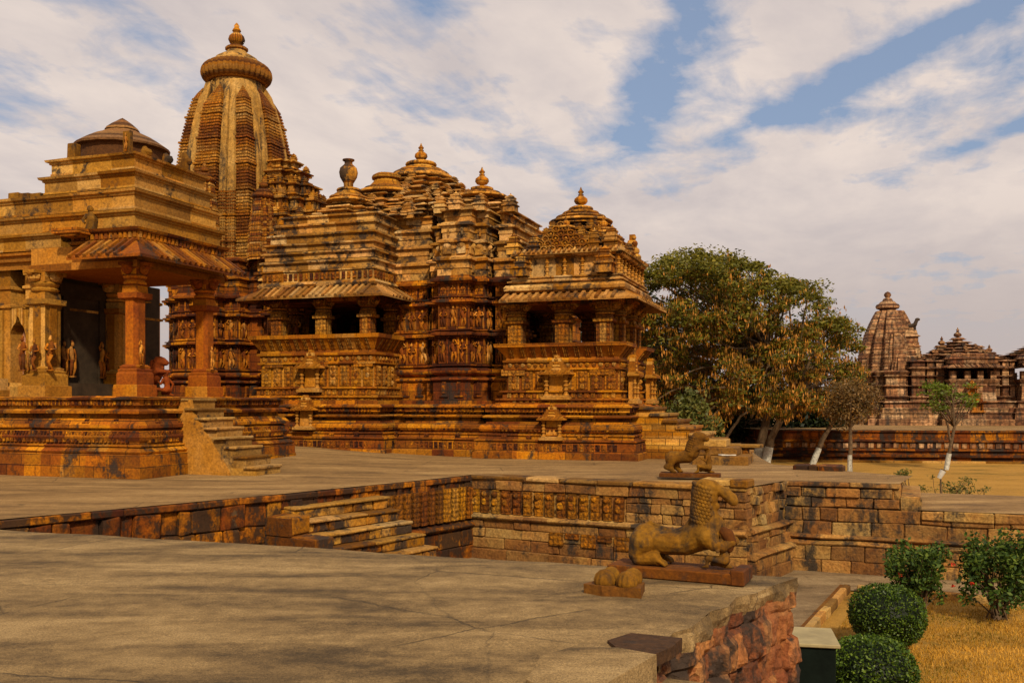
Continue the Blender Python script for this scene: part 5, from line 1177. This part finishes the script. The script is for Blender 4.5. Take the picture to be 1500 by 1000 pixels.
# the large broad tree behind the porch
zg = GZ-.03
r = random.Random(5)
TY = 50.0
bt = thing('large_tree', 'large spreading tree with green top and hanging brown seed pods beside the temple', 'tree', (0, 0, 0))
base1 = gnd(1108, 681, zg); base2 = gnd(1121, 682, zg); ysh = 0
tr1 = [base1, at(1119, 630, base1.y), at(1128, 590, base1.y+.5), at(1132, 550, base1.y+.8)]
o_ = trunk_with_lime(bt, tr1, [.30, .24, .22, .18], 1.1, zg)
tr2 = [base2, at(1130, 640, base2.y), at(1148, 606, base2.y-.4), at(1165, 590, base2.y-.6)]
trunk_with_lime(bt, tr2, [.26, .2, .17, .14], 1.1, zg)
BY = base1.y; cz0 = at(0, 520, BY).z; cx0 = at(1092, 0, BY).x
Rx = at(1257, 0, BY).x-cx0
mbb = MB(250); leaf = MB(251); pod = MB(252)
clumps = []
top = [(930, 385), (950, 372), (1000, 366), (1050, 362), (1090, 376), (1130, 388), (1170, 405), (1200, 425), (1235, 455), (1255, 480), (1248, 520), (1238, 570), (1225, 610)]
def topy(px):
    for (a, b), (c, d) in zip(top[:9], top[1:10]):
        if a <= px <= c: return b+(d-b)*(px-a)/(c-a)
    return 385 if px < 930 else 480
for i in range(400):
    px = r.uniform(905, 1254) if i < 350 else r.uniform(910, 1090); ty = topy(px)
    f = r.random() if i < 350 else r.random()*.5; ybot = 645 if px < 1040 else 600
    py = ty+8+9*noise.noise(Vector((px*.035, 2, 0)))+(ybot-ty)*(f**1.1)
    e = 1-min(1, abs(px-1085)/172)**2; dep = math.sqrt(max(.05, e))*5.2
    Y = BY+r.uniform(-1, 1)*dep
    clumps.append((at(px, py, Y), f, px))
for i, (c, f, px) in enumerate(clumps):
    rad = r.choice((.5, .7, .95, 1.25))*r.uniform(.85, 1.1); dens = int(215*(1-f*.5))
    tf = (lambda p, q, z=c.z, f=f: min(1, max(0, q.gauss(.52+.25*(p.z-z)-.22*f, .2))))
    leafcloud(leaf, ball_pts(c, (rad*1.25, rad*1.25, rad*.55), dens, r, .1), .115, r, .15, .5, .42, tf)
    if f > .10:
        for p in ball_pts(c, (rad*1.2, rad*1.2, rad*.8), int(74*min(1, .08+1.25*f)), r, .1):
            w = r.uniform(.022, .045); h = r.uniform(.07, .18); a = r.uniform(0, PI); v = Vector((math.cos(a), math.sin(a), 0))*w; t = r.random()
            for q in range(r.choice((1, 2, 3))):
                pp = p+Vector((r.gauss(0, .07), r.gauss(0, .07), r.gauss(0, .06))); pod.face([pod.av(x) for x in (pp+Vector((0, 0, h)), pp+v, pp-Vector((r.gauss(0, .04), 0, h)), pp-v)], min(1, max(0, r.gauss(t, .15))))
    if i % 3 == 0:
        st_ = tr1[3] if px < 1150 else tr2[3]
        m_ = Vector(st_).lerp(c, .45)+Vector((0, 0, .6))
        branch(mbb, st_, m_, .12, .07, r); branch(mbb, m_, c, .07, .02, r)
lb = gnd(1040, 690, zg)
branch(mbb, at(1052, 660, BY), at(1100, 600, BY), .10, .06, r); branch(mbb, at(1100, 612, BY), at(1150, 585, BY), .08, .05, r)
mbb.build('limb', M_BARK, bt); leaf.build('crown', L_BIG, bt); pod.build('seed_pod', L_POD, bt)['kind'] = 'stuff'
# dark trees behind
def bushy(name, label, cat, c, rad, n, size, mat, seed, stem=None, shell=.2, cl=14, group=None, flat=0.0, asp=.5):
    t = thing(name, label, cat, (c[0], c[1], stem if stem is not None else c[2]-rad[2]), 0, group); r = random.Random(seed); mb = MB(seed)
    b0 = Vector((0, 0, 0)); off = Vector(c)-t.location
    for i in range(cl):
        p = ball_pts(off, (rad[0]*.72, rad[1]*.72, rad[2]*.72), 1, r, .2)[0]; q = r.uniform(.28, .5)
        leafcloud(mb, ball_pts(p, (rad[0]*q, rad[1]*q, rad[2]*q), n//cl, r, shell), size, r, 0, flat, asp)
    mb.build('crown', mat, t)
    mb = MB(seed+1)
    top = off+Vector((0, 0, -rad[2]*.5)); mb.tube([b0, b0.lerp(top, .5)+Vector((r.gauss(0, .05), 0, 0)), top], [rad[0]*.07, rad[0]*.055, rad[0]*.04], 8)
    for i in range(7): branch(mb, b0.lerp(top, .8), ball_pts(off, [q*.75 for q in rad], 1, r, .5)[0], rad[0]*.03, rad[0]*.012, r)
    mb.build('trunk', M_BARK, t)
    return t
for i, (px, py, Y, rx, rz, lab) in enumerate(((985, 560, 62, 3.6, 4.6, 'dark dense tree directly beside the porch, behind the large pod tree'), (1065, 600, 66, 4.5, 3.0, 'dark low tree in the shade under the large pod tree'), (1160, 610, 68, 5.0, 2.6, 'dark low tree behind the forked trunk with limewashed foot'), (930, 520, 66, 4.2, 5.5, 'dark tall tree seen through the entrance porch pillars'), (850, 500, 70, 4.6, 6.0, 'dark tree seen between the porch pillars further left'))):
    c = at(px, py, Y); bushy('dark_tree', lab, 'tree', c, (rx, rx*.8, rz), 6500, .17, L_DARK, 260+i*3, zg, cl=24, group='dark trees behind the large tree')
c = at(1012, 612, 40); bushy('shrub', 'green leafy shrub growing behind the porch stair', 'shrub', (c.x, c.y, c.z-.3), (1.5, 1.0, 1.5), 2600, .10, L_WEED, 281, zg)
# small dry tree, leaning trunk, sapling
c = at(1245, 590, 48); dt = bushy('bare_tree', 'small brownish sparse tree with thin limewashed trunk before the far wall', 'tree', c, (1.85, 1.5, 1.35), 5200, .07, L_DRY, 284, zg, .1, 30)
mb = MB(3); mb.tube([(0, 0, 0), (0, 0, .55), (0, 0, 1.05)], [.13, .125, .12], 9, cap=False); mb.build('limewash_band', M_LIME, dt, .01, 4)
lt0 = gnd(1190, 681, zg); lt = thing('leaning_tree', 'leaning tree with limewashed foot between the two larger crowns', 'tree', (0, 0, 0))
pts = [lt0, at(1204, 645, lt0.y), at(1222, 615, lt0.y), at(1232, 596, lt0.y)]
trunk_with_lime(lt, pts, [.18, .15, .12, .09], 1.0, zg)
mb = MB(287); r = random.Random(77); lf = MB(288)
for i in range(22):
    e = at(r.uniform(1195, 1275), r.uniform(540, 605), lt0.y+r.uniform(-1.4, 1.4)); branch(mb, pts[3 if i % 2 else 2], e, .07, .02, r)
    leafcloud(lf, ball_pts(e, (.8, .8, .5), 90, r, .1), .075, r)
mb.build('limb', M_BARK, lt); lf.build('crown', L_DRY, lt)
s0 = gnd(1386, 688, zg); sp = thing('sapling', 'slender sapling with bright green leaves and limewashed foot on the lawn', 'tree', (0, 0, 0))
pts = [s0, at(1391, 660, s0.y), at(1398, 625, s0.y), at(1396, 590, s0.y), at(1401, 560, s0.y)]
trunk_with_lime(sp, pts, [.13, .10, .08, .06, .03], .9, zg)
mb = MB(290); r = random.Random(9); lf = MB(291)
for i in range(30):
    e = at(r.choice((r.uniform(1352, 1382), r.uniform(1375, 1432))), r.uniform(558, 605), s0.y+r.uniform(-1.2, 1.2)); branch(mb, pts[2 if i % 2 else 3], e, .045, .012, r, .1)
    leafcloud(lf, ball_pts(e, (.55, .55, .18), 52, r, .1), .085, r, .1, .5, .5)
branch(mb, at(1393, 650, s0.y), at(1375, 600, s0.y), .07, .04, r)
mb.build('limb', M_BARK, sp); lf.build('crown', L_SAP, sp)
# clipped bushes and flowering shrubs
def clipped(c, rad, label, seed):
    t = thing('clipped_bush', label, 'bush', (c[0], c[1], GZ), 0, 'clipped round bushes on the near lawn'); r = random.Random(seed); mb = MB(seed); C = Vector((0, 0, rad[2]*.96))
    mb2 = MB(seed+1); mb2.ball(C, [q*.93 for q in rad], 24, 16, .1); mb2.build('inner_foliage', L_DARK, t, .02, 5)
    pts = []
    for i in range(9000):
        v = Vector((r.gauss(0, 1), r.gauss(0, 1), r.gauss(0, 1))).normalized(); k = 4
        s = 1/((abs(v.x)**2.6+abs(v.y)**2.6+abs(v.z)**2.6)**(1/2.6)); q = s*r.uniform(.92, 1.02)*(1+.035*noise.noise(v*2.2+Vector((seed, 0, 0)))+.03*noise.noise(v*7))+(.06*r.random() if r.random() < .03 else 0)
        if v.z < 0: q *= 1-.16*abs(v.z)
        pts.append(C+Vector((v.x*rad[0], v.y*rad[1], v.z*rad[2]))*q)
    leafcloud(mb, pts, .020, r, 0, 0, .55); mb.build('foliage', L_BOX, t)
    mb = MB(4); mb.tube([(0, 0, -.05), (0, 0, rad[2]*.5)], [.05, .06], 7); mb.build('trunk', M_BARK, t)
c1 = gnd(1311, 956, GZ); clipped((c1.x, c1.y+.3), (.52, .52, .47), 'round clipped green bush farther back, before the flowering shrub', 300)
c2 = gnd(1283, 1046, GZ); clipped((c2.x+.0, c2.y+.15), (.50, .50, .44), 'round clipped green bush cut by the bottom edge, beside the metal box', 303)
def flowering(px, py, wpx, top_y, label, seed, n):
    g = gnd(px, py, GZ); h = (py-top_y)/F*g.y; w = wpx/2/F*g.y
    t = thing('flowering_shrub', label, 'shrub', (g.x, g.y, GZ), 0, 'red flowering shrubs along the garden wall'); r = random.Random(seed); mb = MB(seed); st_ = MB(seed+1); fl = MB(seed+2)
    for i in range(46):
        a = r.uniform(0, 2*PI); e = Vector((math.cos(a)*w*r.uniform(.2, .85), math.sin(a)*w*r.uniform(.2, .85), h*r.uniform(.25, .93)))
        branch(st_, (r.gauss(0, .05), r.gauss(0, .05), 0), e, .016, .006, r, .1, 4)
        leafcloud(mb, ball_pts(e, (w*.30, w*.30, h*.16), n//46, r, .1), .040, r, .0, .2, .55)
    for i in range(3):
        a = r.uniform(-PI*.9, -.1); p = Vector((math.cos(a)*w*.95, math.sin(a)*w*.9, h*r.uniform(.4, .95)))
        leafcloud(fl, ball_pts(p, (.035, .035, .03), 7, r), .028, r, asp=.7)
    mb.build('foliage', L_BUSH, t); st_.build('stem', M_BARK, t); fl.build('flower', L_RED, t)
flowering(1343, 903, 104, 798, 'smaller leafy shrub with red flowers standing left along the garden wall', 310, 3600)
flowering(1461, 906, 122, 776, 'larger leafy shrub with red flowers at the right edge by the garden wall', 314, 4600)
# weeds beyond the low slab
for i, (px, py, Y, w, lab) in enumerate(((1382, 712, 27.5, .75, 'dry leafy weed beside the small white lamp behind the low slab'), (1420, 715, 27, .55, 'low leafy weed right of the lamp behind the low slab'), (1322, 694, 27, .22, 'tiny weed sprouting behind the terrace end'))):
    c = at(px, py, Y); t = thing('weed', lab, 'plant', (c.x, c.y, GZ), 0, 'weeds behind the low slab'); r = random.Random(330+i); mb = MB(331+i); lf = MB(332+i)
    for k in range(16):
        e = Vector((r.uniform(-w, w), r.uniform(-w*.6, w*.6), c.z-GZ+r.uniform(-.25, .35)*w)); branch(mb, (0, 0, 0), e, .014, .005, r, .1, 4); leafcloud(lf, ball_pts(e, (.16, .16, .10), 12, r, .1), .055, r, .2, .3, .3)
    mb.build('stem', M_BARK, t); lf.build('foliage', L_WEED, t)
# garden lamp
gl = at(1378, 697, 27.2); lm = thing('garden_lamp', 'small white garden floodlight on a short post among the weeds', 'lamp', (gl.x, gl.y, GZ))
mb = MB(340); mb.tube([(0, 0, 0), (0, 0, gl.z-GZ)], .025, 6); mb.build('post', M_BARK, lm)
mb = MB(341); mb.tube([(-.05, 0, gl.z-GZ-.06), (.06, -.03, gl.z-GZ+.16)], [.06, .085], 10); mb.build('lamp_head', M_CLOTH, lm); mb = MB(342); mb.tube([(.063, -.031, gl.z-GZ+.166), (.07, -.033, gl.z-GZ+.18)], [.07, .07], 10); mb.build('lens', M_HAIR, lm)
# grass blades on the near and far lawns
r = random.Random(21); mb = MB(350)
def blades(n, fn, h):
    for _ in range(n):
        x, y = fn(); z = GZ-.03; a = r.uniform(0, 2*PI); w = h*.14; l = Vector((r.gauss(0, .4), r.gauss(0, .4), 1)).normalized()*h*r.uniform(.5, 1.3)
        if noise.noise(Vector((x*.9, y*.9, 0))) < -.25 and r.random() < .6: continue
        p = Vector((x, y, z)); v = Vector((math.cos(a), math.sin(a), 0))*w
        mb.face([mb.av(q) for q in (p-v, p+v, p+l)], min(1, max(0, r.gauss(.58+.75*noise.noise(Vector((x*.55, y*.9, 4))), .16))))
def near():
    while True:
        y = r.uniform(10.8, 18.3); x = r.uniform(2.6, .68*y+.3)
        if x > 2.15+(y-9.6)*.523+.05 and (y < 18.45-(x-6.65)*.53-.1): return x, y
blades(33000, near, .055)
mb.build('lawn_grass', L_BLADE)['kind'] = 'stuff'
# ------------------------------------------------------------------ far terrace wall and far temple
fw = thing('far_terrace_wall', 'long dark moulded stone terrace wall across the far lawn', 'wall', (0, 0, 0))
FW0, FW1 = Vector((16.2, 60.5)), Vector((62, 53.5)); FWl = Vector((16.2, 72))
mb = MB(360)
prof = [(GZ-.1, .1), (GZ+.25, .1), (GZ+.3, .3), (GZ+.42, .32), (GZ+.46, .0), (GZ+.62, .0), (GZ+.66, .16), (GZ+.78, .14), (GZ+.8, 0), (-.75, 0), (-.7, .14), (-.6, .12), (-.58, 0), (-.12, 0), (-.1, .14), (.0, .14), (.01, -2.0), (GZ-.1, -2.0), (GZ-.1, .1)]
mb.sweep([FWl, FW0, FW1], prof, closed=False, seg=1.1)
fwo = mb.build('wall', M_FART, fw, .05, 1.5)
mb = MB(361)
for x, y, a, st in along([FW0, FW1], .5): put_box(mb, x, y, a, st*.62, GZ+.84, -.78, 0, .06)
mb.build('carved_panel', M_FAR, fw, .03)
sheet('far_terrace', [FW0, FW1, (80, 130), (8, 130), (14, 72)], .015, M_TERR)
mb = MB(362); dv = Vector((FW1-FW0)).normalized(); nn = Vector((dv.y, -dv.x)); mb.sweep([FW0+nn*.9-dv*6, FW1+nn*.9], [(GZ-.05, 0), (GZ+.10, 0), (GZ+.10, -.25), (GZ-.05, -.25), (GZ-.05, 0)], closed=False, seg=3)
tag(mb.build('lawn_kerb', M_STEP), 'long thin pale kerb along the foot of the far terrace wall', 'kerb')
FY = 72.0; FS = FY/F
ft = thing('far_temple', 'distant brown stone temple with tapering spire and pyramid roofs beyond the lawn', 'temple', (0, 0, 0))
fx = lambda px: (px-CX)*FS
fz = lambda py: EYE+(CH-py)*FS
ft.location = (fx(1390)+1.15, FY, 0); ft.rotation_euler = (0, 0, -math.radians(8))
X = lambda px: fx(px)-fx(1390)
def bodypoly(pts): return [(X(a), b) for a, b in pts]
FP = bodypoly([(1262, 9), (1262, 1.5), (1272, 1.5), (1272, .8), (1285, .8), (1285, .2), (1330, .2), (1330, .8), (1345, .8), (1345, 1.4), (1352, 1.4), (1352, .9), (1372, .9), (1372, .0), (1436, .0), (1436, 1.1), (1452, 1.1), (1452, .7), (1462, .7), (1462, 1.3), (1472, 1.3), (1472, .4), (1540, .4), (1540, 6), (1480, 9)])
mb = MB(370); b0 = fz(624)
mb.sweep(FP, [(b0-.1, .9), (.45, .9), (.5, .75), (.9, .7), (.95, .8), (1.02, .55), (1.3, .6), (1.35, .4), (1.6, .4), (1.65, .2), (1.75, .5), (1.85, .3)], seg=1.2); mb.build('plinth', M_FAR, ft, .03)
FW_ = bodypoly([(1264, 9), (1264, 2.1), (1274, 2.1), (1274, 1.4), (1284, 1.4), (1284, .8), (1312, .8), (1312, 1.4), (1318, 1.4), (1318, 2.2), (1323, 2.2), (1323, 1.2), (1342, 1.2), (1342, 2.2), (1346, 2.2), (1346, 1.4), (1356, 1.4), (1356, 2.2), (1359, 2.2), (1359, 1.4), (1370, 1.4), (1370, 2.0), (1374, 2.0), (1376, 4), (1436, 4), (1436, 2.2), (1440, 2.2), (1440, 1.5), (1449, 1.5), (1449, 2.3), (1453, 2.3), (1453, 1.5), (1462, 1.5), (1462, 2.3), (1465, 2.3), (1465, 1.7), (1472, 1.7), (1472, 9)])
mb = MB(371)
zw = [(1.8, .1), (2.1, .1), (2.15, .3), (2.25, .0), (2.95, 0), (3.0, .22), (3.08, 0), (3.7, 0), (3.75, .22), (3.83, 0), (4.3, 0), (4.35, .3), (4.5, .0), (4.85, 0), (4.9, .2), (5.0, 0)]
mb.sweep(FW_[10:]+[(X(1346), 9)], zw, seg=.8); mb.build('wall', M_FAR, ft, .03)
mb = MB(379); mb.sweep(FW_[:11]+[(X(1346), 9)], [(z+.01, o) for z, o in zw[:10]]+[(4.1, .2), (4.2, 0)], seg=.8); mb.build('spire_wall', M_FAR, ft, .03)
mb = MB(372)
mb.sweep(rect(X(1374), X(1437), .35, 4.5), [(4.5, 0), (4.7, .0), (4.72, .1), (5.0, .05), (5.05, .2), (5.2, .1), (5.4, .0)], capb=True, seg=1); eave(mb, [(X(1376), 3), (X(1376), .4), (X(1436), .4), (X(1436), 3)], 4.6, 4.35, .55, .06, .4)
mb.sweep(rect(X(1478), X(1540), .6, 5.6), [(4.5, 0), (4.7, .0), (4.72, .1), (5.0, .05), (5.05, .2), (5.2, .1), (5.4, .0)], capb=True, seg=1); eave(mb, [(X(1474), .5), (X(1540), .5)], 4.6, 4.35, .5, .06, .4)
mb.build('porch_roof', M_FAR, ft, .02)
mb = MB(373)
for x0, x1, y0 in ((1376, 1436, .45), (1474, 1540, .6)):
    mb.sweep([(X(x0), y0+2), (X(x0), y0), (X(x1), y0), (X(x1), y0+2)], [(1.8, .1), (2.5, 0), (3.1, .05), (3.45, .3), (3.5, .3), (3.5, .1), (3.1, -.2), (1.8, -.2), (1.8, .1)], closed=False, seg=1)
mb.build('parapet', M_FAR, ft)
for px, y in ((1378, .7), (1398, .7), (1416, .7), (1434, .7), (1478, .9), (1493, .9), (1510, .9), (1478, 5.2), (1494, 5.2), (1510, 5.2)):
    mb = MB(374); mb.M = Matrix.Translation((X(px), y, 3.0)); pillar_mesh(mb, 1.52, .42, True); mb.M = None; mb.build('pillar', M_FAR, ft)
mb = MB(375)
for cx, cy, h0, h1, z0, z1, n in ((X(1406), 4.2, 2.9, .5, 5.05, fz(490), 9), (X(1381), 4, 1.5, .45, 5.05, fz(502), 6), (X(1432), 4, 1.4, .5, 5.05, fz(502), 6), (X(1448), 3.6, 1.6, .4, 5.05, fz(513), 6), (X(1405), 2.2, 1.9, .4, 5.3, fz(515), 6), (X(1363), 4.2, 1.6, .5, 5.0, fz(514), 5), (X(1510), 3, 2.2, .4, 5.3, fz(500), 8)): pyramid(mb, (cx, cy), h0, h1, z0, z1, max(4, n-2), True)
for px, y, py, k in ((1406, 4.2, 490, .55), (1381, 4, 502, .5), (1448, 3.6, 513, .42), (1510, 3, 500, .5)): mb.lathe(kalasha(fz(py)-.05, k), (X(px), y, 0), 14); mb.lathe(disc(.5, fz(py)-.12, .16), (X(px), y, 0), 18)
mb.build('hall_roof', M_FAR, ft, .03)
mb = MB(376); cx = X(1304); cy = 4.6; z0 = 3.9; z1 = fz(446)
def curve(cxp, cyp, w0, w1, z0, z1, pw, n=22):
    rings = []
    for i in range(n+1):
        t = i/n; s = w0+(w1-w0)*t**pw; P = stepped((cxp, cyp), s); z = z0+(z1-z0)*t
        rings.append([mb.av((x, y, z)) for x, y in P])
        if i < n: rings.append([mb.av((cxp+(x-cxp)*.965, cyp+(y-cyp)*.965, z+(z1-z0)/n*.35)) for x, y in P]); rings.append([mb.av((cxp+(x-cxp)*.965, cyp+(y-cyp)*.965, z+(z1-z0)/n*.5)) for x, y in P])
    for A_, B_ in zip(rings, rings[1:]):
        for k in range(len(A_)): mb.face((A_[k], A_[(k+1) % len(A_)], B_[(k+1) % len(A_)], B_[k]))
    mb.face(rings[-1])
curve(cx+.15, cy, 2.45, 1.0, z0, z1, 1.9); curve(cx+.2, cy-1.7, 1.05, .6, z0, fz(484), 1.8); curve(cx-1.5, cy-.3, .85, .4, z0, fz(505), 1.8); curve(cx+.3, cy-2.4, .7, .35, z0, fz(515), 2.0)
mb.sweep(rect(X(1322), X(1343), 3.2, 5.6), [(5.4, .1), (6.1, .05), (6.15, .2), (6.3, 0), (6.9, 0), (6.95, .15), (7.1, -.03), (fz(478), -.1)], seg=.8)
mb.build('spire', M_FAR, ft, .03)
mb = MB(377); c = (cx, cy, 0); mb.lathe([(.62, z1-.1), (.62, z1+.12), (.85, z1+.2), (.93, z1+.36), (.85, z1+.52), (.7, z1+.58), (.55, z1+.75), (.42, z1+.8), (.32, z1+1.0), (.15, z1+1.08), (.26, z1+1.22), (.28, z1+1.34), (.2, z1+1.48), (.03, z1+1.58)], c, 28); mb.build('crowning_disc', M_FAR, ft, 0, 1, True)
mb = MB(378); lx = X(1336); z = fz(479)
limb(mb, [(lx-.35, 4, z+.42), (lx, 4, z+.45), (lx+.3, 4, z+.55), (lx+.42, 4, z+.85)], [.16, .14, .17, .14], 8); mb.ball((lx+.5, 4, z+.95), (.2, .13, .13), 8, 6)
for q in (-.38, -.28, .2, .32): limb(mb, [(lx+q, 4, z+.4), (lx+q+.03, 4, z-.02)], [.07, .05], 6)
mb.build('roof_lion', M_HAIR, ft)
niche(ft, None, X(1400), -.0, 0, 2.0, .7, 1.4, M_FIG); niche(ft, None, X(1404), -.55, 0, 1.0, .8, 1.3, M_FIG)
